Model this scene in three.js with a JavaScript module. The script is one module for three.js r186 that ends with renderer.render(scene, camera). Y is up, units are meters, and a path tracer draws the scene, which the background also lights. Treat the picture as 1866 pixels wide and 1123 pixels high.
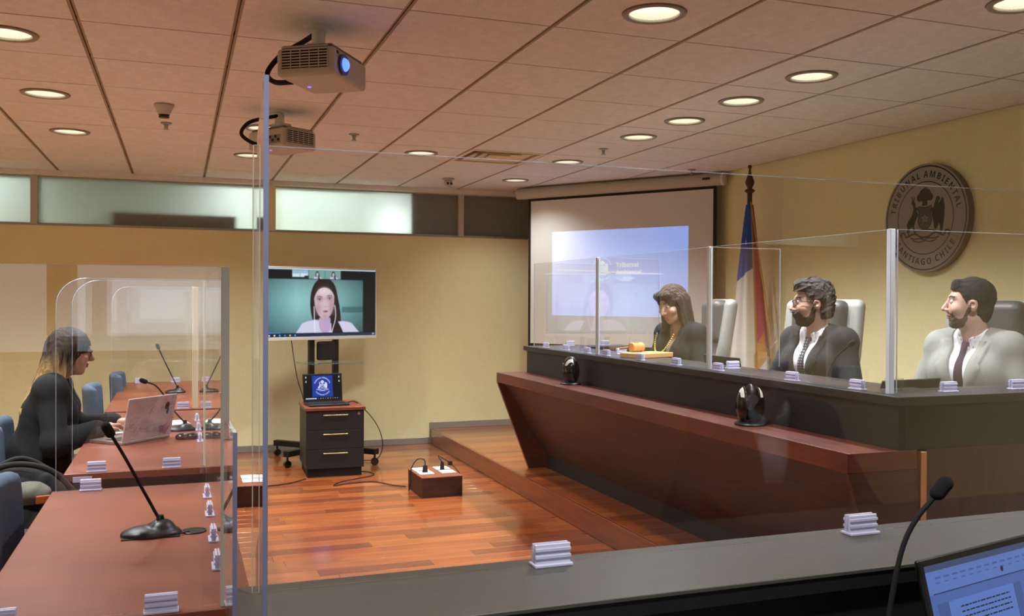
import * as THREE from 'three';
import { RoundedBoxGeometry } from 'three/addons/geometries/RoundedBoxGeometry.js';
import { mergeGeometries, mergeVertices, toCreasedNormals } from 'three/addons/utils/BufferGeometryUtils.js';

// ------------------------------------------------------------------ camera, sky, exposure
const scene = new THREE.Scene();
const camera = new THREE.PerspectiveCamera(37.15, 1866 / 1123, 0.05, 60);
camera.position.set(0, 1.455, 0);
camera.rotation.set(-0.00858, -0.34906, 0.00507, 'YXZ');
camera.updateMatrixWorld();
const renderer = new THREE.WebGLRenderer({ antialias: true });
renderer.toneMapping = THREE.LinearToneMapping;
renderer.toneMappingExposure = 1.0;
renderer.shadowMap.enabled = true;
scene.background = new THREE.Color().setRGB(1.15, 1.32, 1.5);          // overcast daylight beyond the windows behind the camera
const LAMP_CD = 16, LAMP_COLOR = new THREE.Color().setRGB(0.95, 1.0, 1.03);

// ------------------------------------------------------------------ helpers
let seed = 20211;
const rnd = () => { seed = (seed + 0x6d2b79f5) | 0; let t = Math.imul(seed ^ (seed >>> 15), 1 | seed); t = (t + Math.imul(t ^ (t >>> 7), 61 | t)) ^ t; return ((t ^ (t >>> 14)) >>> 0) / 4294967296; };
const R = (a, b) => a + (b - a) * rnd();
const V = (x, y, z) => new THREE.Vector3(x, y, z);
const taken = {};
function numbered(name) {
  const n = taken[name] = (taken[name] ?? -1) + 1;
  return n ? name + '_' + String(n).padStart(3, '0') : name;
}
function shade(o) { o.castShadow = true; o.receiveShadow = true; return o; }
function thing(name, label, category, [x, y, z] = [0, 0, 0], turn = 0, group) {
  const o = new THREE.Group();
  o.name = numbered(name); o.position.set(x, y, z); o.rotation.y = turn;
  o.userData = { label, category };
  if (group) o.userData.group = group;
  scene.add(o);
  return o;
}
function part(parent, name, geo, mat, label) {
  const m = shade(new THREE.Mesh(Array.isArray(geo) ? merge(geo) : geo, mat));
  m.name = name;
  if (label) m.userData.label = label;
  parent.add(m);
  return m;
}
function merge(list) {
  const a = list.map((g) => { const k = g.index ? g.toNonIndexed() : g; for (const n of Object.keys(k.attributes)) if (!['position', 'normal', 'uv'].includes(n)) k.deleteAttribute(n); return k; });
  return a.length === 1 ? a[0] : mergeGeometries(a);
}
function structure(name, geo, mat) {
  const m = geo ? shade(new THREE.Mesh(Array.isArray(geo) ? merge(geo) : geo, mat)) : new THREE.Group();
  m.name = name; m.userData.kind = 'structure'; scene.add(m);
  return m;
}
function copyOf(root, [x, y, z], turn, label) {
  const c = root.clone(); c.name = numbered(root.name.replace(/_\d{3}$/, ''));
  c.position.set(x, y, z); c.rotation.y = turn; c.userData = { ...root.userData, label };
  scene.add(c);
  return c;
}
// uv in metres from the largest component of each face's normal; along = axis that gets u
function metric(g, along = 'x') {
  const k = g.index ? g.toNonIndexed() : g, p = k.attributes.position, uv = new Float32Array(p.count * 2);
  const a = V(), b = V(), c = V(), n = V();
  for (let i = 0; i < p.count; i += 3) {
    a.fromBufferAttribute(p, i); b.fromBufferAttribute(p, i + 1); c.fromBufferAttribute(p, i + 2);
    n.copy(b).sub(a).cross(c.clone().sub(a));
    const ax = Math.abs(n.x), ay = Math.abs(n.y), az = Math.abs(n.z);
    const pair = ay >= ax && ay >= az ? ['x', 'z'] : ax >= az ? ['z', 'y'] : ['x', 'y'];
    if (pair[1] === along) pair.reverse();
    [a, b, c].forEach((q, j) => { uv[2 * (i + j)] = q[pair[0]]; uv[2 * (i + j) + 1] = q[pair[1]]; });
  }
  k.setAttribute('uv', new THREE.BufferAttribute(uv, 2));
  return k;
}
// box between two corners
function box(x0, y0, z0, x1, y1, z1, bevel = 0, along = 'x') {
  const w = Math.abs(x1 - x0), h = Math.abs(y1 - y0), d = Math.abs(z1 - z0);
  const g = bevel ? new RoundedBoxGeometry(w, h, d, 2, Math.min(bevel, w / 2.01, h / 2.01, d / 2.01)) : new THREE.BoxGeometry(w, h, d);
  g.translate((x0 + x1) / 2, (y0 + y1) / 2, (z0 + z1) / 2);
  return metric(g, along);
}
function rbox(w, h, d, r, x = 0, y = 0, z = 0, seg = 4) { const g = new RoundedBoxGeometry(w, h, d, seg, r); g.translate(x, y, z); return g; }
function cyl(r0, r1, h, x, y, z, n = 20) { const g = new THREE.CylinderGeometry(r0, r1, h, n); g.translate(x, y, z); return g; }
function bar(a, b, r, n = 8) {
  const p = V(...a), q = V(...b), g = new THREE.CylinderGeometry(r, r, p.distanceTo(q), n);
  g.applyQuaternion(new THREE.Quaternion().setFromUnitVectors(V(0, 1, 0), q.clone().sub(p).normalize()));
  g.translate((p.x + q.x) / 2, (p.y + q.y) / 2, (p.z + q.z) / 2);
  return g;
}
function tube(pts, r, n = 40, k = 8) { return new THREE.TubeGeometry(new THREE.CatmullRomCurve3(pts.map((p) => V(...p))), n, r, k); }
function lathe(pts, n = 28) { return new THREE.LatheGeometry(pts.map(([x, y]) => new THREE.Vector2(x, y)), n); }
// prism: outline in a plane, extruded. axis 'z': outline xy; axis 'x': outline (z,y); axis 'y': outline (x,z)
function prism(outline, from, to, axis = 'z', bevel = 0) {
  const s = new THREE.Shape(outline.map(([a, b]) => new THREE.Vector2(a, b)));
  const g = new THREE.ExtrudeGeometry(s, { depth: Math.abs(to - from) - 2 * bevel, bevelEnabled: bevel > 0, bevelSize: bevel, bevelOffset: -bevel, bevelThickness: bevel, bevelSegments: 2, curveSegments: 10 });
  g.translate(0, 0, Math.min(from, to) + bevel);
  const p = g.attributes.position;
  if (axis !== 'z') {
    for (let i = 0; i < p.count; i++) { const a = p.getX(i), b = p.getY(i), c = p.getZ(i); if (axis === 'x') p.setXYZ(i, c, b, a); else p.setXYZ(i, a, c, b); }
    const k = g.index ? g.toNonIndexed() : g, q = k.attributes.position;   // swapping two axes turns the faces over
    for (let i = 0; i < q.count; i += 3) { const t = [q.getX(i), q.getY(i), q.getZ(i)]; q.setXYZ(i, q.getX(i + 1), q.getY(i + 1), q.getZ(i + 1)); q.setXYZ(i + 1, ...t); }
    k.computeVertexNormals();
    return metric(k);
  }
  g.computeVertexNormals();
  return metric(g);
}

// ------------------------------------------------------------------ textures
function hash(x, y, s) { let h = Math.imul(x | 0, 374761393) ^ Math.imul(y | 0, 668265263) ^ Math.imul(s | 0, 2147483647); h = Math.imul(h ^ (h >>> 13), 1274126177); return ((h ^ (h >>> 16)) >>> 0) / 4294967296; }
function vnoise(x, y, s, px, py) {
  const xi = Math.floor(x), yi = Math.floor(y), fx = x - xi, fy = y - yi, u = fx * fx * (3 - 2 * fx), v = fy * fy * (3 - 2 * fy);
  const m = (a, p) => ((a % p) + p) % p;
  const a = hash(m(xi, px), m(yi, py), s), b = hash(m(xi + 1, px), m(yi, py), s), c = hash(m(xi, px), m(yi + 1, py), s), d = hash(m(xi + 1, px), m(yi + 1, py), s);
  return a + (b - a) * u + (c - a) * v + (a - b - c + d) * u * v;
}
function texture(size, f, metres, srgb = true) {
  const data = new Uint8Array(size * size * 4);
  for (let y = 0; y < size; y++) for (let x = 0; x < size; x++) { const c = f(x / size, y / size), i = (y * size + x) * 4; data[i] = c[0]; data[i + 1] = c[1]; data[i + 2] = c[2]; data[i + 3] = 255; }
  const t = new THREE.DataTexture(data, size, size);
  t.wrapS = t.wrapT = THREE.RepeatWrapping; t.magFilter = THREE.LinearFilter; t.minFilter = THREE.LinearMipmapLinearFilter; t.generateMipmaps = true;
  if (srgb) t.colorSpace = THREE.SRGBColorSpace;
  t.repeat.set(1 / metres, 1 / metres); t.needsUpdate = true;
  return t;
}
const lerp3 = (a, b, t) => [a[0] + (b[0] - a[0]) * t, a[1] + (b[1] - a[1]) * t, a[2] + (b[2] - a[2]) * t];
const clamp = (x, a = 0, b = 1) => Math.min(b, Math.max(a, x));
function wood(dark, light, s, { stretch = 10, fine = 0.35, metres = 1.6, blotch = 0.4 } = {}) {
  return texture(512, (u, v) => {
    const big = vnoise(u * 4, v * 4 * 2, s, 4, 8), mid = vnoise(u * 6, v * 6 * stretch, s + 1, 6, 6 * stretch), thin = vnoise(u * 24, v * 256, s + 2, 24, 256);
    return lerp3(dark, light, clamp(0.5 + (big - 0.5) * blotch + (mid - 0.5) * 0.7 + (thin - 0.5) * fine));
  }, metres);
}
function speckle(base, amount, s, metres, size = 256, coarse = 0.3) {
  return texture(size, (u, v) => { const k = 1 + amount * ((hash(u * size, v * size, s) - 0.5) + coarse * (vnoise(u * 16, v * 16, s + 5, 16, 16) - 0.5)); return base.map((c) => clamp(c * k, 0, 255)); }, metres);
}
const canvasTexture = (w, h, draw) => {
  const c = document.createElement('canvas'); c.width = w; c.height = h;
  draw(c.getContext('2d'), w, h);
  const t = new THREE.CanvasTexture(c); t.colorSpace = THREE.SRGBColorSpace;
  return t;
};
const mat = (o) => new THREE.MeshStandardMaterial(o);
const phys = (o) => new THREE.MeshPhysicalMaterial(o);

const M = {};
M.wall = mat({ map: speckle([231, 222, 170], 0.04, 3, 1.2), roughness: 0.9 });
M.cream = mat({ map: speckle([224, 214, 184], 0.03, 5, 1.2), roughness: 0.85 });
M.tile = mat({ map: speckle([222, 220, 213], 0.10, 7, 0.6, 256, 0.5), roughness: 0.95 });
M.runner = mat({ color: 0x9c8a70, roughness: 0.6 }); M.tee = mat({ color: 0x5d5344, roughness: 0.7 });
M.plenum = mat({ color: 0x3a3129, roughness: 1 });
M.cherry = phys({ map: wood([98, 46, 29], [144, 77, 48], 11, { stretch: 1.5, blotch: 0.9, fine: 0.2 }), roughness: 0.42, clearcoat: 0.25, clearcoatRoughness: 0.25 });
M.cherryEdge = mat({ color: 0x7a3a24, roughness: 0.5 });
M.bench = phys({ map: wood([78, 34, 23], [114, 53, 35], 21, { stretch: 8, fine: 0.5 }), roughness: 0.4, clearcoat: 0.3, clearcoatRoughness: 0.25 });
M.benchDark = phys({ map: wood([48, 24, 18], [76, 40, 30], 25, { stretch: 8, fine: 0.5 }), roughness: 0.45 });
M.black = mat({ map: speckle([24, 24, 26], 0.25, 31, 0.5), roughness: 0.5 });
M.blackTop = phys({ map: speckle([36, 35, 35], 0.2, 33, 0.5), roughness: 0.35 });
M.greyTop = mat({ map: speckle([76, 74, 66], 0.16, 35, 0.4), roughness: 0.42 });
M.strip = mat({ color: 0xb9814f, roughness: 0.6 });
M.plastic = mat({ color: 0x121212, roughness: 0.4 });
M.matteBlack = mat({ color: 0x0b0b0b, roughness: 0.8 });
M.gloss = phys({ color: 0x0a0a0a, roughness: 0.2, clearcoat: 0.6, clearcoatRoughness: 0.1 });
M.foam = mat({ color: 0x0d0d0d, roughness: 1 });
M.white = mat({ color: 0xd9d6cc, roughness: 0.5 });
M.offwhite = mat({ color: 0xbdb6a6, roughness: 0.55 });
M.steel = mat({ color: 0xbab7b0, roughness: 0.3, metalness: 0.9 });
M.alu = mat({ color: 0xa9a69c, roughness: 0.38, metalness: 0.55 });
M.brass = mat({ color: 0xd8c98a, roughness: 0.35, metalness: 0.8 });
M.acrylic = phys({ color: 0xffffff, transmission: 1, thickness: 0, roughness: 0, ior: 1.49 });
M.edge = phys({ color: 0xd6dcec, roughness: 0.3, transmission: 0.25, thickness: 0 });
M.edgeTop = phys({ color: 0xe4ecf2, roughness: 0.2, transmission: 0.8, thickness: 0 });
M.edgeBlue = phys({ color: 0x8d92b4, roughness: 0.35, transmission: 0.2, thickness: 0 });
M.edgeGrey = mat({ color: 0xc3c1b4, roughness: 0.4 });
M.clip = phys({ color: 0xe2e0f4, roughness: 0.25, transmission: 0.3, thickness: 0 });
M.frost = phys({ color: 0xf0f5f2, roughness: 1, transmission: 0.92, thickness: 0 });
M.glass = phys({ color: 0xffffff, transmission: 1, thickness: 0, roughness: 0.02, ior: 1.5 });
M.paper = mat({ color: 0xe8e6de, roughness: 0.9 });
const planks = [0, 1, 2, 3, 4, 5, 6].map((k) => phys({
  map: wood([[124, 60, 25], [134, 68, 28], [112, 52, 21], [142, 76, 32], [132, 62, 25], [118, 56, 25], [102, 47, 21]][k], [[168, 84, 34], [176, 92, 38], [154, 72, 29], [184, 102, 44], [170, 84, 32], [158, 77, 33], [142, 66, 28]][k], 41 + 3 * k, { stretch: 12, fine: 0.45, metres: 1.3 }),
  roughness: 0.35, clearcoat: 0.75, clearcoatRoughness: 0.1,
}));
M.subfloor = mat({ color: 0x3a1a0a, roughness: 0.8 });

// ------------------------------------------------------------------ room
const X0 = -2.6, X1 = 4.5, ZB = -9.0, ZF = 3.0, CEIL = 2.58;
// floor: a slab with separate boards, laid along x
const floor = structure('floor', box(X0 - 0.2, -0.2, ZB - 0.2, X1 + 0.2, -0.004, ZF + 0.2), planks[1]);
{
  const w = 0.118, lens = [0.62, 0.9, 1.2], H = 0.02, gap = 0.0006;
  const geos = lens.map((l) => box(-l / 2 + gap, -H, -w / 2 + gap, l / 2 - gap, 0, w / 2 - gap, 0.0015));
  const last = -0.75, first = 2.4;
  let n = 0;
  for (let r = 0; ZB + 0.02 + (r + 0.5) * w < -2.0; r++) {
    const z = ZB + 0.02 + (r + 0.5) * w;
    let x = first - R(0, 0.5);
    if (n > 292) break;
    const row = [];
    let k0 = Math.floor(R(0, 3));
    // first piece against the platform is cut
    const cut = first - x;
    if (cut > 0.08) row.push([box(x + gap, -H, -w / 2 + gap, first - gap, 0, w / 2 - gap, 0.0015), 0]);
    while (x > (z < -3.4 ? 0.12 : 0.3) + last * (z < -6.2 ? 1 : 0)) { const k = (k0 = Math.floor(R(0, 3))); row.push([geos[k], x - lens[k] / 2]); x -= lens[k]; }
    for (const [g, px] of row) { const m = part(floor, 'plank', g, planks[Math.floor(R(0, planks.length))]); m.position.set(px, 0, z); n++; }
  }
  // the rest of the boards, under the tables and behind the camera
  const rest = [];
  rest.push(box(X0, -H, ZB, -0.95, 0, ZF), box(-0.95, -H, -6.2, -0.4, 0, ZF), box(-0.4, -H, -2.0, X1, 0, ZF));
  const m = part(floor, 'far_boards', rest, planks[1]); m.userData.kind = 'stuff'; m.position.y = -0.001;
}
// raised platform for the bench, boards on top, a board as riser
const platform = structure('floor_platform', box(2.42, 0.0, ZB, X1, 0.145, -1.9), planks[1]);
{
  part(platform, 'riser', box(2.4, 0.0, ZB, 2.42, 0.15, -1.9, 0.003, 'z'), planks[6]);
  const w = 0.118;
  let n = 0;
  for (let r = 0; ZB + (r + 0.5) * w < -1.9; r++) {
    const z = ZB + (r + 0.5) * w; let x = 2.42 + 0.001;
    let l = R(0.3, 1.2);
    while (x < X1 - 0.02 && (z < -5.4 || x < 2.5)) { const e = Math.min(X1, x + l); const m = part(platform, 'plank', box(x + 0.001, 0.13, z - w / 2 + 0.001, e - 0.001, 0.15, z + w / 2 - 0.001, 0.0015), planks[Math.floor(R(0, 6))]); x = e; l = R(0.6, 1.2); n++; }
  }
  const m = part(platform, 'far_boards', box(3.0, 0.13, -5.45, X1, 0.149, -1.9), planks[1]); m.userData.kind = 'stuff';
}
// walls
const SILL = 2.105;
structure('wall_back', [box(X0, 0, ZB - 0.12, X1, SILL, ZB), box(X0, 2.535, ZB - 0.12, X1, CEIL + 0.2, ZB), box(0.715, SILL, ZB - 0.12, 0.872, 2.535, ZB)], M.wall);
structure('wall_right', box(X1, 0, ZB - 0.12, X1 + 0.12, CEIL + 0.2, ZF + 0.12), M.wall);
structure('wall_left', box(X0 - 0.12, 0, ZB - 0.12, X0, CEIL + 0.2, ZF + 0.12), M.wall);
{ // wall behind the camera with its daylight windows
  const wins = [[-2.2, -0.86], [-0.74, 0.55]], y0 = 1.02, y1 = 2.2, g = [box(X0, 0, ZF, X1, y0, ZF + 0.14), box(X0, y1, ZF, X1, CEIL + 0.2, ZF + 0.14)];
  let x = X0;
  for (const [a, b] of wins) { g.push(box(x, y0, ZF, a, y1, ZF + 0.14)); x = b; }
  g.push(box(x, y0, ZF, X1, y1, ZF + 0.14));
  structure('wall_front', g, mat({ color: 0x857a6a, roughness: 0.85 }));
  wins.forEach(([a, b], i) => {
    const w = structure('window_' + (i + 5));
    part(w, 'pane', box(a + 0.03, y0 + 0.03, ZF + 0.06, b - 0.03, y1 - 0.03, ZF + 0.066), M.glass);
    part(w, 'frame', [box(a, y0, ZF + 0.03, a + 0.04, y1, ZF + 0.1), box(b - 0.04, y0, ZF + 0.03, b, y1, ZF + 0.1), box(a, y0, ZF + 0.03, b, y0 + 0.04, ZF + 0.1), box(a, y1 - 0.04, ZF + 0.03, b, y1, ZF + 0.1)], M.alu);
  });
}
// clerestory of frosted panes in the back wall
[[X0, -1.22], [-1.165, 0.715], [0.872, 2.69], [2.745, X1]].forEach(([a, b], i) => {
  const w = structure('window_' + (i + 1));
  part(w, 'pane', box(a, SILL, ZB - 0.05, b, 2.535, ZB - 0.042), M.frost);
  part(w, 'frame', [box(a, SILL, ZB - 0.07, b, SILL + 0.012, ZB - 0.02), box(a, 2.523, ZB - 0.07, b, 2.535, ZB - 0.02)], M.alu);
});
structure('trim_1', box(-1.22, SILL, ZB - 0.08, -1.165, 2.535, ZB + 0.004), M.offwhite);
structure('trim_2', box(2.69, SILL, ZB - 0.08, 2.745, 2.535, ZB + 0.004), M.offwhite);
structure('trim_3', box(X0, SILL - 0.012, ZB - 0.01, X1, SILL, ZB + 0.006), M.alu);
structure('trim_4', box(X0, 2.54, ZB, X1, CEIL, ZB + 0.03), M.tile);
// corridor behind the frosted panes
{
  const zc = ZB - 1.7;
  structure('wall_corridor', [box(X0, 0, zc - 0.1, X1, 2.8, zc), box(X0 - 0.1, 0, zc, X0, 2.8, ZB - 0.12), box(X1, 0, zc, X1 + 0.1, 2.8, ZB - 0.12), box(X0, 2.7, zc, X1, 2.8, ZB - 0.12)], mat({ color: 0xcfd8d2, roughness: 0.9 }));
  structure('floor_corridor', box(X0, -0.1, zc, X1, 0, ZB - 0.12), mat({ color: 0x8c8c84, roughness: 0.8 }));
  structure('wall_partition', box(2.2, 0, zc, 2.26, 2.7, ZB - 0.06), mat({ color: 0x2a2c2a, roughness: 0.9 }));
}
// skirting
structure('baseboard_back', [box(X0, 0, ZB, 2.405, 0.065, ZB + 0.014, 0.003), box(2.405, 0.15, ZB, X1, 0.215, ZB + 0.014, 0.003), box(2.392, 0, ZB, 2.42, 0.215, ZB + 0.016)], M.alu);
structure('baseboard_right', box(X1 - 0.014, 0.15, ZB, X1, 0.215, -1.9), M.alu);

// ceiling of separate tiles on exposed runners
const ceiling = structure('ceiling', box(X0 - 0.12, CEIL + 0.12, ZB - 0.12, X1 + 0.12, CEIL + 0.3, ZF + 0.12), M.plenum);
const TS = 0.61, gx0 = -0.998 - 3 * TS, gz0 = -(3.4955 + 10 * TS);
const lampSpots = [[-0.69, -4.41, 0], [-0.69, -5.63, 0], [-0.69, -6.85, 0], [0.527, -6.24, 0], [0.527, -7.46, 0], [1.747, -3.19, 0], [1.747, -6.85, 0], [2.967, -8.07, 0], [2.967, -6.85, 0], [2.967, -5.63, 0], [2.967, -5.02, 0], [2.967, -4.41, 0], [2.967, -3.8, 0], [2.967, -2.58, 0]];
const lampsOut = [[-0.69, -3.19], [-1.91, -4.41], [-1.91, -6.85], [0.527, -0.75], [2.967, -0.75], [2.967, 1.08]];
const cellOf = (x, z) => Math.floor((x - gx0) / TS) + ':' + Math.floor((z - gz0) / TS);
const holed = new Set([...lampSpots, ...lampsOut].map(([x, z]) => cellOf(x, z)));
const VENT = cellOf(2.357, -6.85);
{
  const T = 0.018, S = TS - 0.010, SX = TS - 0.026, plain = box(-SX / 2, 0, -S / 2, SX / 2, T, S / 2, 0.002);
  const sq = [[-SX / 2, -S / 2], [SX / 2, -S / 2], [SX / 2, S / 2], [-SX / 2, S / 2]];
  const sh = new THREE.Shape(sq.map((p) => new THREE.Vector2(...p))); const hp = new THREE.Path(); hp.absarc(0, 0, 0.104, 0, Math.PI * 2, true); sh.holes.push(hp);
  const hg = new THREE.ExtrudeGeometry(sh, { depth: T, bevelEnabled: false, curveSegments: 28 }); hg.rotateX(Math.PI / 2); hg.translate(0, T, 0);
  const withHole = metric(hg);
  for (let i = 0; gx0 + i * TS < X1 - 0.02; i++) for (let j = 0; gz0 + j * TS < ZF; j++) {
    const x = gx0 + (i + 0.5) * TS, z = gz0 + (j + 0.5) * TS, key = i + ':' + j;
    if (key === VENT) continue;
    if (x + TS / 2 < X0 || z + TS / 2 < ZB) continue;
    const inside = x - S / 2 >= X0 && z - S / 2 >= ZB && z + S / 2 <= ZF && x + S / 2 <= X1 + 0.01;
    const g = inside ? (holed.has(key) ? withHole : plain) : box(Math.max(-S / 2, X0 - x), 0, Math.max(-S / 2, ZB - z), Math.min(S / 2, X1 - x), T, Math.min(S / 2, ZF - z));
    const m = part(ceiling, 'ceiling_tile', g, M.tile); m.position.set(x, CEIL, z);
    if (inside && !holed.has(key)) m.rotation.y = Math.floor(rnd() * 2) * Math.PI;
  }
  for (let i = 0; gx0 + i * TS < X1; i++) { const x = gx0 + i * TS; if (x < X0) continue; part(ceiling, 'runner', [box(x - 0.0125, CEIL + 0.004, ZB, x - 0.003, CEIL + 0.03, ZF), box(x + 0.003, CEIL + 0.004, ZB, x + 0.0125, CEIL + 0.03, ZF), box(x - 0.012, CEIL + 0.018, ZB, x + 0.012, CEIL + 0.03, ZF)], M.runner); }
  for (let j = 1; gz0 + j * TS < ZF; j++) { const z = gz0 + j * TS; if (z < ZB) continue; part(ceiling, 'cross_tee', box(X0, CEIL + 0.007, z - 0.008, X1, CEIL + 0.02, z + 0.008), M.tee); }
}
// recessed round lamps
const lampGlow = mat({ color: 0xffffff, emissive: new THREE.Color().setRGB(1, 0.97, 0.88), emissiveIntensity: 6 });
const reflector = mat({ color: 0xe8e0d0, roughness: 0.35, metalness: 0.3 });
const trimRing = mat({ color: 0x8f8874, roughness: 0.5 });
const where = ['nearest of the row over the tables by the wall', 'middle of the row over the tables by the wall', 'last of the row over the tables by the wall', 'beside the rear projector', 'over the wheeled television', 'large in the ceiling above the long bench, nearest the projectors', 'beside the ceiling air vent', 'just before the projection screen casing', 'second from the projection screen casing', 'third from the projection screen casing, beside the ceiling sprinkler', 'fourth from the projection screen casing', 'fifth from the projection screen casing', 'sixth from the projection screen casing', 'at the picture corner nearest the camera above the wall'];
const lampParts = {
  ring: lathe([[0.098, 0.004], [0.098, -0.004], [0.104, -0.009], [0.122, -0.008], [0.127, 0.0], [0.104, 0.001]], 40),
  cone: lathe([[0.099, 0.0], [0.09, 0.035], [0.078, 0.066]], 36), disc: lathe([[0.0, 0.05], [0.04, 0.046], [0.083, 0.05]], 36), can: lathe([[0.102, 0.0], [0.102, 0.1], [0.0, 0.1]], 24),
};
function downlight(x, z, label, group, power = 1) {
  const t = thing('ceiling_downlight', label, 'ceiling light', [x, CEIL, z], 0, group);
  part(t, 'trim_ring', lampParts.ring, trimRing); part(t, 'reflector', lampParts.cone, reflector); part(t, 'lamp_disc', lampParts.disc, lampGlow); part(t, 'housing', lampParts.can, M.plenum);
  const s = new THREE.SpotLight(LAMP_COLOR, LAMP_CD * power, 0, 1.16, 1.0, 2);
  s.position.set(0, 0.036, 0); s.target.position.set(0, -1, 0); s.castShadow = true; s.shadow.radius = 3.6; s.shadow.mapSize.set(512, 512); s.shadow.bias = -0.001;
  s.name = 'downlight_beam'; t.add(s, s.target);
}
lampSpots.forEach(([x, z], i) => downlight(x, z, 'glowing round recessed ceiling lamp ' + where[i], 'recessed ceiling lamps', i === 7 ? 0.45 : 1));
lampsOut.forEach(([x, z]) => downlight(x, z, 'glowing round recessed ceiling lamp outside the picture', 'recessed ceiling lamps behind the camera'));
// lamps of the corridor
for (const [x, w, cd, place] of [[-1.75, 0.8, 16, 'at the picture edge'], [1.0, 0.22, 60, 'just right of the wall pier'], [1.5, 0.6, 12, 'above the television'], [0.55, 0.25, 34, 'just left of the wall pier']]) {
  const t = thing('pane_backlight', 'corridor light panel behind the frosted pane ' + place, 'ceiling light', [x, 2.69, ZB - 0.45], 0, 'corridor light panels');
  part(t, 'housing', box(-w / 2, 0, -0.1, w / 2, 0.01, 0.1), M.white);
  part(t, 'light_panel', box(-w / 2 + 0.01, -0.012, -0.09, w / 2 - 0.01, 0, 0.09), mat({ color: 0xffffff, emissive: 0xdff2ea, emissiveIntensity: 2 }));
  const a = new THREE.RectAreaLight(new THREE.Color().setRGB(0.9, 1, 0.96), cd, w, 0.18); a.position.set(0, -0.02, 0); a.rotation.x = -Math.PI / 2; a.name = 'corridor_glow'; t.add(a);
}
{ // long dark box on the ledge behind the second pane
  const t = thing('storage_box', 'long dark box blurred behind the frosted pane above the tables', 'box', [-0.03, SILL, ZB - 0.085]);
  part(t, 'body', box(-0.545, 0, -0.026, 0.545, 0.12, 0.026, 0.004), M.matteBlack);
  part(t, 'lid', box(-0.55, 0.12, -0.028, 0.55, 0.135, 0.028, 0.004), M.matteBlack);
}
{ // upright glowing panel added to make the pale block in the third pane
  const t = thing('pane_backlight', 'upright glowing panel added behind the frosted pane to make the pale block beside its dark half', 'light panel', [2.04, 2.2, ZB - 0.3]);
  part(t, 'housing', box(-0.14, -0.25, -0.03, 0.14, 0.21, 0, 0.004), M.white);
  part(t, 'light_panel', box(-0.13, -0.24, 0, 0.13, 0.2, 0.006), mat({ color: 0xffffff, emissive: 0xe8f2f4, emissiveIntensity: 1.5 }));
  const a = new THREE.RectAreaLight(new THREE.Color().setRGB(0.92, 0.98, 1), 3, 0.26, 0.44); a.position.set(0, -0.02, 0.012); a.rotation.y = Math.PI; a.name = 'corridor_glow'; t.add(a);
}

// ------------------------------------------------------------------ judges' bench
const bench = thing('judges_bench', 'long dark wooden court bench with sloping front and black parapet on the platform', 'bench');
{
  const zf = -6.66, zn = -2.72, L = 0.9;
  part(bench, 'ledge', [box(2.3, L - 0.075, zf, 2.62, L, zn, 0.004, 'z')], M.bench, 'reddish wooden ledge');
  part(bench, 'front_panel', prism([[2.345, L - 0.075], [2.69, 0.26], [2.72, 0.26], [2.40, L - 0.075]], zf + 0.05, zn - 0.02), M.benchDark, 'sloping dark brown front');
  part(bench, 'end_panel', prism([[2.301, L - 0.075], [2.56, 0.15], [2.74, 0.15], [2.74, L - 0.075]], zf, zf + 0.03), M.bench);
  part(bench, 'end_panel', prism([[2.301, L - 0.075], [2.34, 0.7], [2.60, 0.15], [2.64, 0.15], [2.64, L - 0.075]], zn - 0.02, zn), M.benchDark);
  part(bench, 'kickboard', box(2.70, 0.15, zf + 0.05, 2.72, 0.27, zn - 0.04, 0, 'z'), M.black);
  // black parapet round three sides
  part(bench, 'parapet_panel', [box(2.53, L, zf + 0.05, 2.555, 1.065, zn, 0.002, 'z')], M.black);
  part(bench, 'parapet_panel', box(2.555, L, zn - 0.025, X1 - 0.02, 1.065, zn, 0.002), M.black);
  part(bench, 'parapet_panel', box(2.555, L, zf + 0.05, 3.3, 1.065, zf + 0.075, 0.002), M.black);
  part(bench, 'parapet_cap', prism([[2.52, zf], [3.36, zf], [3.36, zf + 0.26], [2.88, zf + 0.26], [2.88, zn - 0.26], [X1 - 0.02, zn - 0.26], [X1 - 0.02, zn + 0.012], [2.52, zn + 0.012]], 1.065, 1.1, 'y', 0.003), M.blackTop, 'black top of the parapet');
  part(bench, 'side_panel', box(2.66, 0.0, zn - 0.02, X1 - 0.02, L, zn, 0.003, 'y'), M.benchDark, 'upright brown panel facing the counter');
  part(bench, 'edge_strip', box(2.632, 0.0, zn - 0.02, 2.66, L - 0.01, zn + 0.006, 0.002, 'y'), M.strip, 'pale bare wood edge strip');
  // inner desk
  part(bench, 'desk_top', prism([[2.556, zf + 0.08], [3.22, zf + 0.08], [3.22, zn - 0.66], [X1 - 0.02, zn - 0.66], [X1 - 0.02, zn - 0.03], [2.556, zn - 0.03]], 0.87, 0.9, 'y'), M.blackTop);
}
// ------------------------------------------------------------------ clear acrylic screens
const clipGeo = [rbox(0.075, 0.006, 0.034, 0.002, 0, 0.003, 0, 2), rbox(0.07, 0.036, 0.006, 0.002, 0, 0.023, 0.006, 2), rbox(0.07, 0.036, 0.006, 0.002, 0, 0.023, -0.006, 2), rbox(0.07, 0.006, 0.003, 0.001, 0, 0.018, 0.0105, 1), rbox(0.07, 0.006, 0.003, 0.001, 0, 0.031, 0.0105, 1), rbox(0.07, 0.006, 0.003, 0.001, 0, 0.018, -0.0105, 1), rbox(0.07, 0.006, 0.003, 0.001, 0, 0.031, -0.0105, 1)];
const CLIP = merge(clipGeo);
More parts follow.
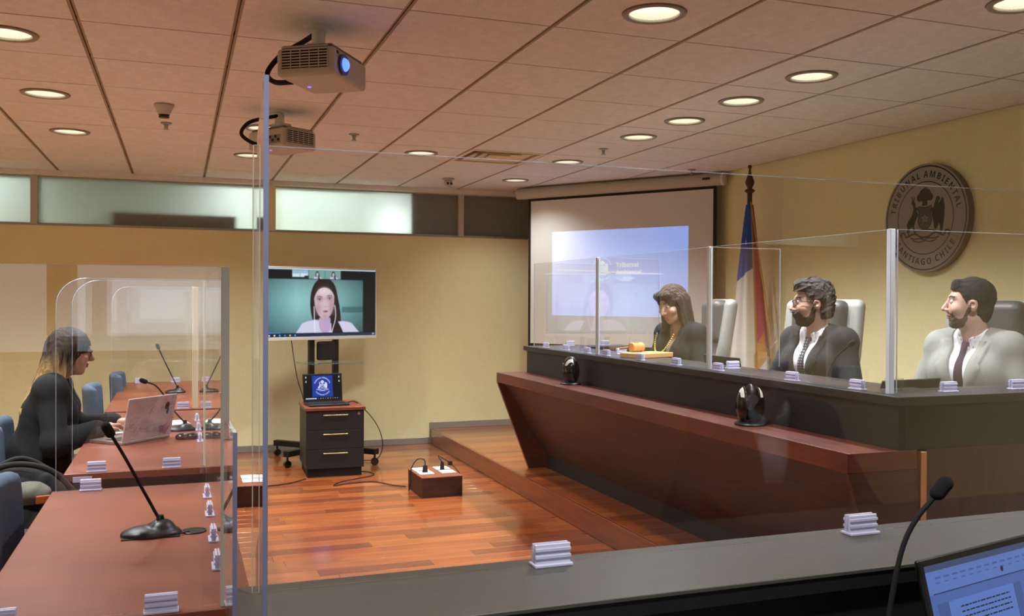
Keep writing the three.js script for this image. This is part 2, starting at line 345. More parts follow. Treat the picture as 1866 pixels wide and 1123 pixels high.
// a sheet from a to b (floor plan points), y0..y1; edges: which of 'a','b','t' get a visible polished edge; clips at distances along the sheet
function screenSheet(label, a, b, y0, y1, { clips = [], round = 0, edge = M.edge, edges = 'abt', width = 0.006, post = null } = {}, group) {
  const dx = b[0] - a[0], dz = b[1] - a[1], L = Math.hypot(dx, dz), H = y1 - y0, th = 0.005;
  const t = thing('acrylic_screen', label, 'acrylic screen', [a[0], y0, a[1]], -Math.atan2(dz, dx), group);
  const s = new THREE.Shape(), lo = 0.004;
  s.moveTo(0, lo); s.lineTo(L, lo); s.lineTo(L, H);
  if (round) { s.lineTo(round, H); s.absarc(round, H - round, round, Math.PI / 2, Math.PI, false); } else s.lineTo(0, H);
  s.lineTo(0, lo);
  const g = new THREE.ExtrudeGeometry(s, { depth: th, bevelEnabled: false, curveSegments: 10 }); g.translate(0, 0, -th / 2);
  part(t, 'sheet', g, M.acrylic);
  const e = [], w = 0.0012;
  if (edges.includes('a')) part(t, 'polished_edge', box(-w, lo, -width / 2, 0, H - round, width / 2), edge);
  if (edges.includes('b')) part(t, 'polished_edge', box(L, lo, -width / 2, L + w, H, width / 2), edge);
  if (edges.includes('t')) part(t, 'top_edge', box(round, H, -th / 2, L, H + w, th / 2), M.edgeTop);
  if (round && edges.includes('t')) { const p = []; for (let k = 0; k <= 8; k++) { const q = Math.PI / 2 + k * Math.PI / 16; p.push([round + Math.cos(q) * round, H - round + Math.sin(q) * round, 0]); } e.push(tube(p, 0.0016, 12, 5)); }
  if (e.length) part(t, 'rounded_corner', e, edge);
  if (post) part(t, 'corner_bar', box(post[0], 0, post[1], post[0] + post[2], H + 0.002, post[1] + post[3], 0.002), post[4] || M.edgeGrey, 'pale corner bar');
  for (const c of clips) { const m = part(t, 'clip', CLIP, M.clip); m.position.set(c, 0, 0); }
  return t;
}
const GB = 'acrylic screens on the bench parapet';
screenSheet('clear acrylic screen at the far end of the bench parapet, before the projection screen', [2.585, -6.6], [2.585, -5.46], 1.1, 1.735, { clips: [0.25, 0.62, 0.98], post: [1.13, -0.01, 0.02, 0.02] }, GB);
screenSheet('clear acrylic screen on the bench in front of the woman with the gavel', [2.585, -5.445], [2.585, -4.125], 1.1, 1.735, { clips: [0.12, 0.58, 1.0], post: [1.322, -0.011, 0.022, 0.022] }, GB);
screenSheet('clear acrylic screen on the bench in front of the bearded man in the dark suit', [2.585, -4.098], [2.585, -2.84], 1.1, 1.735, { clips: [0.07, 0.67, 1.09], post: [1.26, -0.011, 0.022, 0.024, mat({ color: 0xd4dbe6, roughness: 0.4 })] }, GB);
screenSheet('clear acrylic screen on the bench in front of the man in the light grey suit', [2.61, -2.82], [4.4, -2.82], 1.1, 1.735, { clips: [0.26, 0.62, 1.4] }, GB);
screenSheet('short acrylic divider on the bench beside the gavel block', [2.6, -5.46], [3.04, -5.46], 1.1, 1.735, { clips: [0.16] }, GB);
screenSheet('short acrylic divider on the bench between the woman and the bearded man', [2.6, -4.13], [3.03, -4.13], 1.1, 1.735, { clips: [0.14] }, GB);
screenSheet('clear acrylic screen on the far black arm of the bench', [2.75, -6.56], [3.3, -6.56], 1.1, 1.735, { clips: [0.12, 0.42], edges: 't' }, GB);

// ------------------------------------------------------------------ clerk's counter in the foreground
const counter = thing('clerk_counter', 'grey topped black counter in the foreground under the large acrylic screen', 'counter');
{
  part(counter, 'top', box(0.075, 0.962, -1.6, 3.6, 0.97, -1.34, 0.002), M.greyTop, 'grey speckled counter top');
  part(counter, 'top_core', box(0.078, 0.935, -1.597, 3.6, 0.962, -1.343), M.black);
  part(counter, 'front_panel', box(0.09, 0, -1.585, 3.6, 0.935, -1.56), M.black);
  part(counter, 'end_panel', box(0.09, 0, -1.56, 0.115, 0.935, -0.62), M.black);
  part(counter, 'back_panel', box(0.115, 0.74, -1.39, 3.6, 0.935, -1.36), M.black);
  part(counter, 'desk_top', box(0.115, 0.71, -1.36, 3.6, 0.74, -0.62, 0.003), M.blackTop);
  part(counter, 'support', box(0.78, 0.3, -1.36, 0.8, 0.9, -1.352), M.blackTop);
}
screenSheet('tall wide clear acrylic screen standing on the foreground counter', [0.115, -1.55], [3.5, -1.55], 0.97, 1.705, { clips: [0.528, 1.228, 2.1], edge: M.edgeGrey });
screenSheet('acrylic side screen with bluish edge at the end of the foreground counter', [0.121, -1.53], [0.0955, -1.1], 0.97, 1.715, { edge: M.edgeBlue, edges: 'b' });
screenSheet('low acrylic strip with purple edge beside the near table', [0.07, -1.5], [0.074, -1.32], 0.97, 1.27, { edge: M.edgeBlue, edges: 'b' });

// ------------------------------------------------------------------ three tables along the left
function table(label, z0, z1) {
  const t = thing('meeting_table', label, 'table', [0, 0, 0], 0, 'row of reddish tables');
  part(t, 'top', box(-0.43, 0.72, z0, 0.165, 0.75, z1, 0.003), M.cherry);
  part(t, 'modesty_panel', box(0.06, 0.2, z0 + 0.1, 0.08, 0.72, z1 - 0.1, 0, 'z'), M.cherryEdge);
  for (const z of [z0 + 0.06, z1 - 0.08]) part(t, 'side_panel', box(-0.36, 0.0, z, 0.12, 0.72, z + 0.022, 0.002, 'y'), M.black);
  return t;
}
table('nearest reddish wooden table, with the large gooseneck microphone', -3.70, -2.18);
table('middle reddish wooden table, with the marbled laptop', -6.12, -4.04);
table('farthest reddish wooden table, by the back wall', -8.3, -6.2);
const GT = 'acrylic screens on the tables';
const TY = 0.75, TT = 1.527;
screenSheet('clear acrylic screen at the near end of the nearest table', [-0.43, -2.2], [0.1, -2.2], TY, TT, { clips: [0.07, 0.395], edges: 't', post: [0.522, -0.01, 0.018, 0.02] }, GT);
screenSheet('acrylic screen along the open side of the nearest table', [0.1, -3.66], [0.1, -2.24], TY, TT, { clips: [0.23, 0.52, 0.85, 1.14], edges: 't' }, GT);
screenSheet('round cornered acrylic screen at the far end of the nearest table', [-0.415, -3.68], [0.1, -3.68], TY, TT, { clips: [0.115], round: 0.1 }, GT);
screenSheet('round cornered acrylic screen at the near end of the middle table, before the marbled laptop', [-0.4, -4.07], [0.1, -4.07], TY, TT, { clips: [0.09, 0.375], round: 0.1, post: [0.5, -0.012, 0.046, 0.024, mat({ color: 0xe6ddbc, roughness: 0.5 })] }, GT);
screenSheet('acrylic screen along the open side of the middle table', [0.105, -6.08], [0.105, -4.1], TY, TT, { clips: [0.5, 0.9, 1.3], edges: 't' }, GT);
screenSheet('round cornered acrylic screen at the near end of the farthest table', [-0.39, -6.24], [0.1, -6.24], TY, TT, { clips: [0.2, 0.42], round: 0.1, post: [0.475, -0.012, 0.035, 0.024, mat({ color: 0xe6ddbc, roughness: 0.5 })] }, GT);
screenSheet('acrylic screen at the far end of the farthest table', [-0.4, -8.22], [0.12, -8.22], TY, TT, { clips: [0.1, 0.38], edges: 't' }, GT);

// ------------------------------------------------------------------ emblem drawing shared by the wall seal, the laptop and the projected slide
function ringText(c, text, cx, cy, r, mid, span, size, flip) {
  c.font = 'bold ' + size + 'px sans-serif'; c.textAlign = 'center'; c.textBaseline = 'middle';
  const w = [...text].map((ch) => c.measureText(ch).width + size * 0.06), sum = w.reduce((a, b) => a + b, 0);
  let s = -sum / 2;
  [...text].forEach((ch, i) => {
    const q = ((s + w[i] / 2) / sum) * span; s += w[i];
    const a = flip ? mid - q : mid + q;
    c.save(); c.translate(cx + Math.cos(a) * r, cy + Math.sin(a) * r); c.rotate(a + (flip ? -Math.PI / 2 : Math.PI / 2)); c.fillText(ch, 0, 0); c.restore();
  });
}
function arms(c, cx, cy, k) { // shield with star, plumes, a deer and a condor as supporters, scroll below; k = half width
  c.save(); c.translate(cx, cy); c.scale(k / 100, k / 100);
  const P = (pts) => { c.beginPath(); pts.forEach(([x, y], i) => (i ? c.lineTo(x, y) : c.moveTo(x, y))); c.closePath(); c.fill(); };
  // plumes
  for (const [x, y, r] of [[-26, -84, 15], [26, -84, 15], [-14, -99, 15], [14, -99, 15], [0, -106, 16], [0, -84, 20]]) { c.beginPath(); c.arc(x, y, r, 0, 7); c.fill(); }
  P([[-10, -74], [10, -74], [14, -52], [-14, -52]]);
  // shield outline, filled lines in the upper half and a star
  c.lineWidth = 4; c.beginPath(); c.moveTo(-32, -50); c.lineTo(-36, -38); c.lineTo(-30, -28); c.lineTo(-34, 8); c.quadraticCurveTo(-30, 34, 0, 40); c.quadraticCurveTo(30, 34, 34, 8); c.lineTo(30, -28); c.lineTo(36, -38); c.lineTo(32, -50); c.lineTo(0, -44); c.closePath();
  c.globalAlpha = 0.55; c.fill(); c.globalAlpha = 1; c.stroke();
  c.lineWidth = 1.6; for (let y = -42; y < -6; y += 5) { c.beginPath(); c.moveTo(-29, y); c.lineTo(29, y); c.stroke(); }
  c.save(); c.globalCompositeOperation = 'destination-out'; c.lineWidth = 3; c.beginPath(); for (let i = 0; i < 11; i++) { const a = -Math.PI / 2 + i * Math.PI / 5, r = i % 2 ? 6 : 15; c[i ? 'lineTo' : 'moveTo'](Math.cos(a) * r, -2 + Math.sin(a) * r); } c.stroke(); c.restore();
  // deer standing at the left, rearing towards the shield
  P([[-34, -44], [-48, -52], [-50, -66], [-58, -78], [-66, -76], [-70, -66], [-62, -58], [-58, -40], [-66, -18], [-86, 4], [-94, 22], [-88, 24], [-92, 44], [-86, 56], [-84, 66], [-78, 64], [-80, 46], [-72, 30], [-62, 26], [-56, 46], [-46, 58], [-42, 54], [-50, 42], [-54, 22], [-44, 0], [-34, -16], [-36, -26], [-42, -34]]);
  P([[-62, -76], [-70, -90], [-66, -92], [-58, -80]]); P([[-58, -78], [-52, -90], [-49, -87], [-54, -76]]);
  // condor at the right with wings folded up
  P([[34, -34], [44, -44], [50, -62], [56, -80], [66, -84], [76, -74], [70, -66], [66, -56], [72, -58], [84, -76], [92, -72], [98, -40], [96, 0], [90, 34], [84, 58], [78, 62], [76, 34], [70, 20], [64, 34], [56, 44], [46, 38], [44, 14], [36, -6]]);
  // scroll
  c.lineWidth = 7; c.lineCap = 'round';
  c.beginPath(); c.moveTo(-118, 64); c.bezierCurveTo(-128, 44, -100, 44, -100, 58); c.bezierCurveTo(-100, 72, -78, 62, -66, 56); c.bezierCurveTo(-40, 46, -30, 74, 0, 70); c.bezierCurveTo(30, 74, 40, 46, 66, 56); c.bezierCurveTo(78, 62, 100, 72, 100, 58); c.bezierCurveTo(100, 44, 128, 44, 118, 64); c.stroke();
  c.lineWidth = 5; c.beginPath(); c.moveTo(-70, 70); c.bezierCurveTo(-40, 84, -20, 62, 0, 84); c.bezierCurveTo(20, 62, 40, 84, 70, 70); c.stroke();
  c.lineWidth = 4; c.beginPath(); c.moveTo(-52, 48); c.quadraticCurveTo(0, 32, 52, 48); c.stroke(); c.beginPath(); c.moveTo(-60, 80); c.quadraticCurveTo(-30, 92, -8, 84); c.moveTo(60, 80); c.quadraticCurveTo(30, 92, 8, 84); c.stroke();
  c.restore();
}
function sealFace(c, S, ink, paper) {
  if (paper) { c.fillStyle = paper; c.fillRect(0, 0, S, S); }
  const m = S / 2; c.strokeStyle = c.fillStyle = ink;
  c.lineWidth = S * 0.012; c.beginPath(); c.arc(m, m, S * 0.478, 0, 7); c.stroke();
  c.lineWidth = S * 0.009; c.beginPath(); c.arc(m, m, S * 0.335, 0, 7); c.stroke();
  ringText(c, 'TRIBUNAL AMBIENTAL', m, m, S * 0.404, -Math.PI / 2, 2.86, S * 0.083, false);
  ringText(c, 'SANTIAGO CHILE', m, m, S * 0.404, Math.PI / 2, 2.02, S * 0.083, true);
  const t = document.createElement('canvas'); t.width = t.height = S; const d = t.getContext('2d'); d.fillStyle = d.strokeStyle = ink; arms(d, m, m + S * 0.01, S * 0.24); c.drawImage(t, 0, 0);
}
{ // round seal on the right wall
  const t = thing('wall_seal', 'large round grey seal lettered Tribunal Ambiental Santiago Chile with coat of arms', 'seal', [X1 - 0.001, 1.99, -4.58], -Math.PI / 2);
  const d = new THREE.CylinderGeometry(0.345, 0.345, 0.045, 64); d.rotateX(Math.PI / 2); d.translate(0, 0, 0.0235);
  part(t, 'disc', d, mat({ color: 0x7d776a, roughness: 0.35, metalness: 0.5 }));
  const f = new THREE.CircleGeometry(0.343, 64); f.translate(0, 0, 0.0466);
  part(t, 'engraved_face', f, mat({ map: canvasTexture(1024, 1024, (c) => { sealFace(c, 1024, '#14161a', '#8d867a'); }), roughness: 0.45, metalness: 0.25 }));
}

// ------------------------------------------------------------------ projection screen across the corner
const PS = { o: [3.2, -8.62], d: [0.571, 0.822] };
{
  const t = thing('projection_screen', 'pull-down projection screen hung across the corner showing a pale blue slide', 'projection screen', [PS.o[0], 0, PS.o[1]], Math.atan2(-PS.d[1], PS.d[0]));
  // local x runs along the casing, local z faces the room (it points into the corner when negative)
  const face = 1;
  part(t, 'casing', (() => { const g = new THREE.CylinderGeometry(0.055, 0.055, 2.17, 24); g.rotateZ(Math.PI / 2); g.translate(1.085, 2.515, 0); return g; })(), M.offwhite);
  part(t, 'end_cap', [(() => { const g = new THREE.CylinderGeometry(0.058, 0.058, 0.02, 24); g.rotateZ(Math.PI / 2); g.translate(2.165, 2.515, 0); return g; })()], M.white);
  part(t, 'maker_plate', box(1.99, 2.51, 0.05, 2.06, 2.53, 0.058), M.plastic);
  part(t, 'black_border', box(0.125, 0.985, -0.006, 2.1, 2.47, 0.0), M.matteBlack, 'black masking border');
  part(t, 'fabric', box(0.155, 1.03, 0.0, 2.07, 2.435, 0.004), mat({ color: 0xdcd8cf, roughness: 0.95 }), 'white screen fabric');
  part(t, 'bottom_bar', box(0.10, 0.945, -0.016, 2.12, 0.985, 0.016, 0.008), M.offwhite);
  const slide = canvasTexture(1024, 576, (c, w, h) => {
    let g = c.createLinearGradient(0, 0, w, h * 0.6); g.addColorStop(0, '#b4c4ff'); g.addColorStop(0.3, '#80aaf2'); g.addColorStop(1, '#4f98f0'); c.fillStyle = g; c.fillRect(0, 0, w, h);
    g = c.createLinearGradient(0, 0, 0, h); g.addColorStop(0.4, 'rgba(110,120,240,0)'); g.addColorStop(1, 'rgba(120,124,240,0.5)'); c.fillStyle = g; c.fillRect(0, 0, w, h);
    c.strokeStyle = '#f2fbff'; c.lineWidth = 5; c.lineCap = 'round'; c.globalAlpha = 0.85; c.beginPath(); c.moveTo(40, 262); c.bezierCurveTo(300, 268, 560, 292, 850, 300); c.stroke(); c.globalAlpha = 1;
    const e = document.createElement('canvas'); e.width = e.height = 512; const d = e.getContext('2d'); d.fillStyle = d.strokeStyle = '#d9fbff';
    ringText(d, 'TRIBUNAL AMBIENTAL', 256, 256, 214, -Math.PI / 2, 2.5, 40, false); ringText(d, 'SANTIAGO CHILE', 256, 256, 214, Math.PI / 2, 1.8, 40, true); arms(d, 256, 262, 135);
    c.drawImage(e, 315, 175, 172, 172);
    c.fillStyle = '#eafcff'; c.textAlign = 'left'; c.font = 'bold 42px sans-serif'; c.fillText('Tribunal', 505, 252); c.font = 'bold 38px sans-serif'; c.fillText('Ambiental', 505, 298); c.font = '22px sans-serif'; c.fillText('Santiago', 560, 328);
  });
  part(t, 'emissive_slide_image', box(0.41, 1.308, 0.004, 1.84, 2.122, 0.0052), mat({ color: 0xdcd8cf, roughness: 0.95, emissive: 0xffffff, emissiveMap: slide, emissiveIntensity: 0.8 }), 'pale blue slide with white emblem, projector light drawn as its own glow');  // light cast by the projector is put into an emissive picture on the fabric
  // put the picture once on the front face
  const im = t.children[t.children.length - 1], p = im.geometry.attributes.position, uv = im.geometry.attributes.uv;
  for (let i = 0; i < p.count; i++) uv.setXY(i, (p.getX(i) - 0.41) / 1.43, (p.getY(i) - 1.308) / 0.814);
}

// ------------------------------------------------------------------ smooth solids: a field of signed distances, meshed by surface nets
function solid(f, lo, hi, h) {
  const n = [0, 1, 2].map((k) => Math.ceil((hi[k] - lo[k]) / h) + 1), [nx, ny, nz] = n, F = new Float32Array(nx * ny * nz), at = (i, j, k) => i + nx * (j + ny * k);
  for (let k = 0; k < nz; k++) for (let j = 0; j < ny; j++) for (let i = 0; i < nx; i++) F[at(i, j, k)] = f(lo[0] + i * h, lo[1] + j * h, lo[2] + k * h);
  const id = new Int32Array(nx * ny * nz).fill(-1), pos = [], idx = [];
  for (let k = 0; k < nz - 1; k++) for (let j = 0; j < ny - 1; j++) for (let i = 0; i < nx - 1; i++) {
    let mask = 0; const c = [];
    for (let q = 0; q < 8; q++) { const v = F[at(i + (q & 1), j + ((q >> 1) & 1), k + (q >> 2))]; c.push(v); if (v < 0) mask |= 1 << q; }
    if (mask === 0 || mask === 255) continue;
    let x = 0, y = 0, z = 0, m = 0;
    for (let a = 0; a < 8; a++) for (const b of [1, 2, 4]) if (!(a & b)) { const e = a | b; if ((c[a] < 0) !== (c[e] < 0)) { const t = c[a] / (c[a] - c[e]); x += (a & 1) + (b === 1 ? t : 0); y += ((a >> 1) & 1) + (b === 2 ? t : 0); z += (a >> 2) + (b === 4 ? t : 0); m++; } }
    id[at(i, j, k)] = pos.length / 3; pos.push(lo[0] + (i + x / m) * h, lo[1] + (j + y / m) * h, lo[2] + (k + z / m) * h);
  }
  const quad = (a, b, c, d, flip) => { if (a < 0 || b < 0 || c < 0 || d < 0) return; if (flip) idx.push(a, c, b, a, d, c); else idx.push(a, b, c, a, c, d); };
  for (let k = 1; k < nz - 1; k++) for (let j = 1; j < ny - 1; j++) for (let i = 1; i < nx - 1; i++) {
    const v = F[at(i, j, k)] < 0;
    if (v !== F[at(i + 1, j, k)] < 0) quad(id[at(i, j - 1, k - 1)], id[at(i, j, k - 1)], id[at(i, j, k)], id[at(i, j - 1, k)], !v);
    if (v !== F[at(i, j + 1, k)] < 0) quad(id[at(i - 1, j, k - 1)], id[at(i - 1, j, k)], id[at(i, j, k)], id[at(i, j, k - 1)], !v);
    if (v !== F[at(i, j, k + 1)] < 0) quad(id[at(i - 1, j - 1, k)], id[at(i, j - 1, k)], id[at(i, j, k)], id[at(i - 1, j, k)], !v);
  }
  const g = new THREE.BufferGeometry(); g.setAttribute('position', new THREE.Float32BufferAttribute(pos, 3)); g.setIndex(idx);
  const nor = new Float32Array(pos.length), e = h * 0.6;
  for (let i = 0; i < pos.length; i += 3) { const [x, y, z] = [pos[i], pos[i + 1], pos[i + 2]]; const a = f(x + e, y, z) - f(x - e, y, z), b = f(x, y + e, z) - f(x, y - e, z), c = f(x, y, z + e) - f(x, y, z - e), l = Math.hypot(a, b, c) || 1; nor[i] = a / l; nor[i + 1] = b / l; nor[i + 2] = c / l; }
  g.setAttribute('normal', new THREE.BufferAttribute(nor, 3));
  const uv = new Float32Array(pos.length / 3 * 2); for (let i = 0; i < pos.length / 3; i++) { uv[2 * i] = pos[3 * i] + 0.4 * pos[3 * i + 2]; uv[2 * i + 1] = pos[3 * i + 1] + 0.3 * pos[3 * i + 2]; }
  g.setAttribute('uv', new THREE.BufferAttribute(uv, 2));
  return g;
}
const smin = (a, b, k) => { const h = Math.max(k - Math.abs(a - b), 0) / k; return Math.min(a, b) - h * h * k * 0.25; };
function capsule(x, y, z, a, b, ra, rb) { const bx = b[0] - a[0], by = b[1] - a[1], bz = b[2] - a[2], px = x - a[0], py = y - a[1], pz = z - a[2]; const t = clamp((px * bx + py * by + pz * bz) / (bx * bx + by * by + bz * bz + 1e-9)); return Math.hypot(px - bx * t, py - by * t, pz - bz * t) - (ra + (rb - ra) * t); }
function ellipsoid(x, y, z, c, r) { const px = (x - c[0]) / r[0], py = (y - c[1]) / r[1], pz = (z - c[2]) / r[2], k0 = Math.hypot(px, py, pz), k1 = Math.hypot(px / r[0], py / r[1], pz / r[2]); return k1 < 1e-6 ? -Math.min(...r) : k0 * (k0 - 1) / k1; }
const n3 = (x, y, z, s) => vnoise(x + z * 0.71, y + z * 0.43, s, 4096, 4096) - 0.5;

// ------------------------------------------------------------------ television on a wheeled stand, drawer cabinet, laptop
const TVROT = 0.354;
{
  const t = thing('tv_stand', 'black wheeled television stand with two posts and glass shelf', 'tv stand', [1.235, 0, -8.38], TVROT);
  for (const s of [-1, 1]) part(t, 'post', box(s * 0.122 - 0.025, 0.16, -0.02, s * 0.122 + 0.025, 1.5, 0.02, 0.003), M.plastic);
  part(t, 'cross_plate', box(-0.3, 1.32, 0.0, 0.3, 1.5, 0.03, 0.003), M.plastic);
  part(t, 'media_box', rbox(0.17, 0.17, 0.05, 0.02, 0.0, 0.99, 0.04), M.plastic);
  part(t, 'shelf', box(-0.25, 0.885, -0.05, 0.25, 0.893, 0.28), phys({ color: 0xcfe0dc, transmission: 0.9, thickness: 0, roughness: 0.05 }), 'glass shelf');
  part(t, 'column_base', box(-0.17, 0.1, -0.05, 0.17, 0.17, 0.05, 0.004), M.plastic);
  for (const [x, z] of [[-0.457, 0.183], [0.231, 0.543], [-0.233, -0.48], [0.453, -0.174]]) {
    const len = Math.hypot(x, z), g = box(0, 0.095, -0.03, len, 0.145, 0.03, 0.004); g.rotateY(-Math.atan2(z, x));
    const l = part(t, 'leg', g, M.plastic);
    part(l, 'caster', [(() => { const w = new THREE.CylinderGeometry(0.032, 0.032, 0.03, 18); w.rotateX(Math.PI / 2); w.translate(x * 0.96, 0.032, z * 0.96); return w; })(), cyl(0.01, 0.01, 0.045, x * 0.96, 0.078, z * 0.96)], M.gloss);
  }
}
function face(c, cx, cy, s, big) { // a plain generic woman with dark hair, as a video call shows her; s = face height
  const E = (x, y, rx, ry, col) => { c.fillStyle = col; c.beginPath(); c.ellipse(cx + x * s, cy + y * s, rx * s, ry * s, 0, 0, 7); c.fill(); };
  const B = (pts, col) => { c.fillStyle = col; c.beginPath(); pts.forEach((p, i) => (i ? c.quadraticCurveTo(cx + p[0] * s, cy + p[1] * s, cx + p[2] * s, cy + p[3] * s) : c.moveTo(cx + p[0] * s, cy + p[1] * s))); c.fill(); };
  B([[-0.38, 0.5], [-0.5, 0.1, -0.42, -0.3], [-0.3, -0.72, 0.0, -0.7], [0.34, -0.72, 0.42, -0.25], [0.55, 0.25, 0.56, 0.7], [0.64, 1.1, 0.8, 1.42], [0.4, 1.5, 0.2, 1.42], [0.2, 1.0, 0.1, 0.5]], '#231d20');
  B([[-1.35, 1.45], [-0.9, 0.9, -0.72, 0.62], [-0.4, 0.48, -0.15, 0.55], [0.0, 0.9, 0.2, 0.62], [0.6, 0.5, 0.92, 0.62], [1.2, 0.95, 1.55, 1.2], [1.6, 1.3, 1.6, 1.45]], '#d8d9f6');
  B([[-0.16, 0.45], [-0.2, 0.75, -0.1, 0.85], [0.05, 0.98, 0.2, 0.82], [0.22, 0.6, 0.2, 0.45]], '#c3aad0');
  B([[0.24, 0.3], [0.62, 0.7, 0.82, 1.45], [0.5, 1.48, 0.3, 1.45], [0.22, 0.9, 0.24, 0.3]], '#1e181c');
  B([[-0.33, -0.1], [-0.36, -0.56, 0.02, -0.56], [0.36, -0.55, 0.33, -0.08], [0.32, 0.3, 0.14, 0.45], [0.0, 0.52, -0.12, 0.44], [-0.3, 0.3, -0.33, -0.1]], '#d9c2cb');
  B([[-0.36, 0.05], [-0.42, -0.6, 0.0, -0.6], [0.4, -0.62, 0.38, 0.1], [0.36, -0.4, 0.02, -0.44], [-0.3, -0.44, -0.36, 0.05]], '#2a2124');
  if (big) { // soft modelling of the cheeks and eye sockets as the call shows them
    c.save(); c.filter = 'blur(' + Math.round(s * 0.05) + 'px)'; E(-0.2, 0.2, 0.1, 0.2, 'rgba(170,135,150,0.55)'); E(0.24, 0.15, 0.09, 0.25, 'rgba(160,125,140,0.55)'); E(-0.16, -0.1, 0.12, 0.06, 'rgba(140,105,115,0.7)'); E(0.18, -0.12, 0.12, 0.06, 'rgba(140,105,115,0.7)'); E(0.0, -0.32, 0.2, 0.1, 'rgba(240,226,232,0.8)'); E(0.03, 0.42, 0.12, 0.05, 'rgba(150,115,130,0.6)'); c.restore();
  }
  for (const [x, y] of [[-0.155, -0.075], [0.175, -0.105]]) { E(x, y, 0.058, 0.02, '#d9cdd4'); E(x, y, 0.024, 0.022, '#453537'); c.strokeStyle = '#5a4346'; c.lineWidth = s * 0.016; c.beginPath(); c.ellipse(cx + x * s, cy + (y - 0.002) * s, 0.066 * s, 0.03 * s, 0, Math.PI * 1.08, Math.PI * 1.92); c.stroke(); c.strokeStyle = '#6b5254'; c.lineWidth = s * 0.02; c.beginPath(); c.ellipse(cx + x * s, cy + (y - 0.045) * s, 0.095 * s, 0.05 * s, 0, Math.PI * 1.18, Math.PI * 1.84); c.stroke(); }
  c.strokeStyle = '#b7929c'; c.lineWidth = s * 0.016; c.beginPath(); c.moveTo(cx - 0.03 * s, cy + 0.11 * s); c.quadraticCurveTo(cx + 0.02 * s, cy + 0.165 * s, cx + 0.08 * s, cy + 0.11 * s); c.stroke();
  E(0.04, 0.27, 0.085, 0.03, '#ad6f76'); E(0.05, 0.268, 0.055, 0.012, '#6b3d42');
  if (big) { c.strokeStyle = '#f4f2ff'; c.lineWidth = s * 0.03; c.beginPath(); c.moveTo(cx - 0.33 * s, cy + 0.12 * s); c.bezierCurveTo(cx - 0.3 * s, cy + 0.5 * s, cx - 0.36 * s, cy + 0.9 * s, cx - 0.2 * s, cy + 1.15 * s); c.stroke(); c.beginPath(); c.moveTo(cx + 0.34 * s, cy + 0.08 * s); c.bezierCurveTo(cx + 0.5 * s, cy + 0.7 * s, cx + 0.1 * s, cy + 0.7 * s, cx + 0.3 * s, cy + 1.4 * s); c.stroke(); }
}
{
  const t = thing('television', 'wheeled television showing a video call with a dark haired woman', 'television', [1.185, 1.093, -8.3], TVROT);
  part(t, 'casing', rbox(1.156, 0.645, 0.05, 0.012, 0, 0.3225, 0), mat({ color: 0x1a1a1c, roughness: 0.5 }));
  part(t, 'bezel', [box(-0.578, 0, 0.02, 0.578, 0.03, 0.032, 0.003), box(-0.578, 0.63, 0.02, 0.578, 0.645, 0.032, 0.003), box(-0.578, 0.03, 0.02, -0.567, 0.63, 0.032, 0.003), box(0.567, 0.03, 0.02, 0.578, 0.63, 0.032, 0.003)], mat({ color: 0xc9c5b8, roughness: 0.4 }), 'pale silver bezel');
  const pic = canvasTexture(1280, 680, (c, w, h) => {
    c.fillStyle = '#0d141c'; c.fillRect(0, 0, w, h);
    c.fillStyle = '#cfe8f4'; c.fillRect(0, 0, w, 12);
    const thumb = (x) => { c.save(); c.beginPath(); c.rect(x, 14, 180, 86); c.clip(); c.fillStyle = '#7fa9a4'; c.fillRect(x, 14, 180, 86); face(c, x + 95, 55, 44, false); c.restore(); };
    c.fillStyle = '#9fc4e0'; c.fillRect(325, 14, 178, 86); c.fillStyle = '#dff1ff'; c.fillRect(330, 52, 76, 34); c.fillRect(416, 48, 80, 34); c.fillStyle = '#1c2a34'; c.fillRect(325, 84, 178, 16); c.fillRect(460, 70, 43, 30);
    thumb(506); thumb(688);
    c.save(); c.beginPath(); c.rect(48, 104, 1082, 540); c.clip();
    let g = c.createLinearGradient(48, 0, 1130, 0); g.addColorStop(0, '#5d8c8e'); g.addColorStop(0.3, '#9ccfd2'); g.addColorStop(0.75, '#84b4b4'); g.addColorStop(1, '#4f787c'); c.fillStyle = g; c.fillRect(48, 104, 1082, 540);
    g = c.createLinearGradient(0, 104, 0, 644); g.addColorStop(0, 'rgba(40,70,70,0.35)'); g.addColorStop(0.4, 'rgba(120,200,205,0.1)'); g.addColorStop(1, 'rgba(20,50,55,0.45)'); c.fillStyle = g; c.fillRect(48, 104, 1082, 540);
    c.fillStyle = 'rgba(30,70,74,0.45)'; c.fillRect(880, 380, 260, 60);
    face(c, 680, 335, 345, true); c.restore(); c.save(); c.filter = 'blur(5px)'; c.globalAlpha = 0.75; c.drawImage(c.canvas, 0, 0); c.restore();
    c.fillStyle = '#16324a'; c.fillRect(0, 648, w, 32);
    ['#f2f2f2', '#c9d4dc', '#f0d9d0', '#4aa3e6', '#3d7fd0', '#e8b87a', '#4ea0f0'].forEach((k, i) => { c.fillStyle = k; c.beginPath(); c.arc(30 + i * 55, 664, 10, 0, 7); c.fill(); });
    c.fillStyle = '#e8eef4'; c.font = '14px sans-serif'; c.fillRect(1240, 655, 28, 4); c.fillRect(1240, 666, 28, 4); c.fillStyle = '#4d7bb8'; c.fillRect(70, 628, 130, 16);
  });
  const sg = new THREE.PlaneGeometry(1.134, 0.6); sg.translate(0, 0.33, 0.0275);
  part(t, 'screen', sg, mat({ color: 0x050505, roughness: 0.25, emissive: 0xffffff, emissiveMap: pic, emissiveIntensity: 0.95 }), 'lit screen with a video call');
  const l = new THREE.RectAreaLight(0x9fc6d6, 0.35, 1.1, 0.56); l.position.set(0, 0.33, 0.05); l.rotation.y = Math.PI; l.name = 'screen_glow'; t.add(l);
}
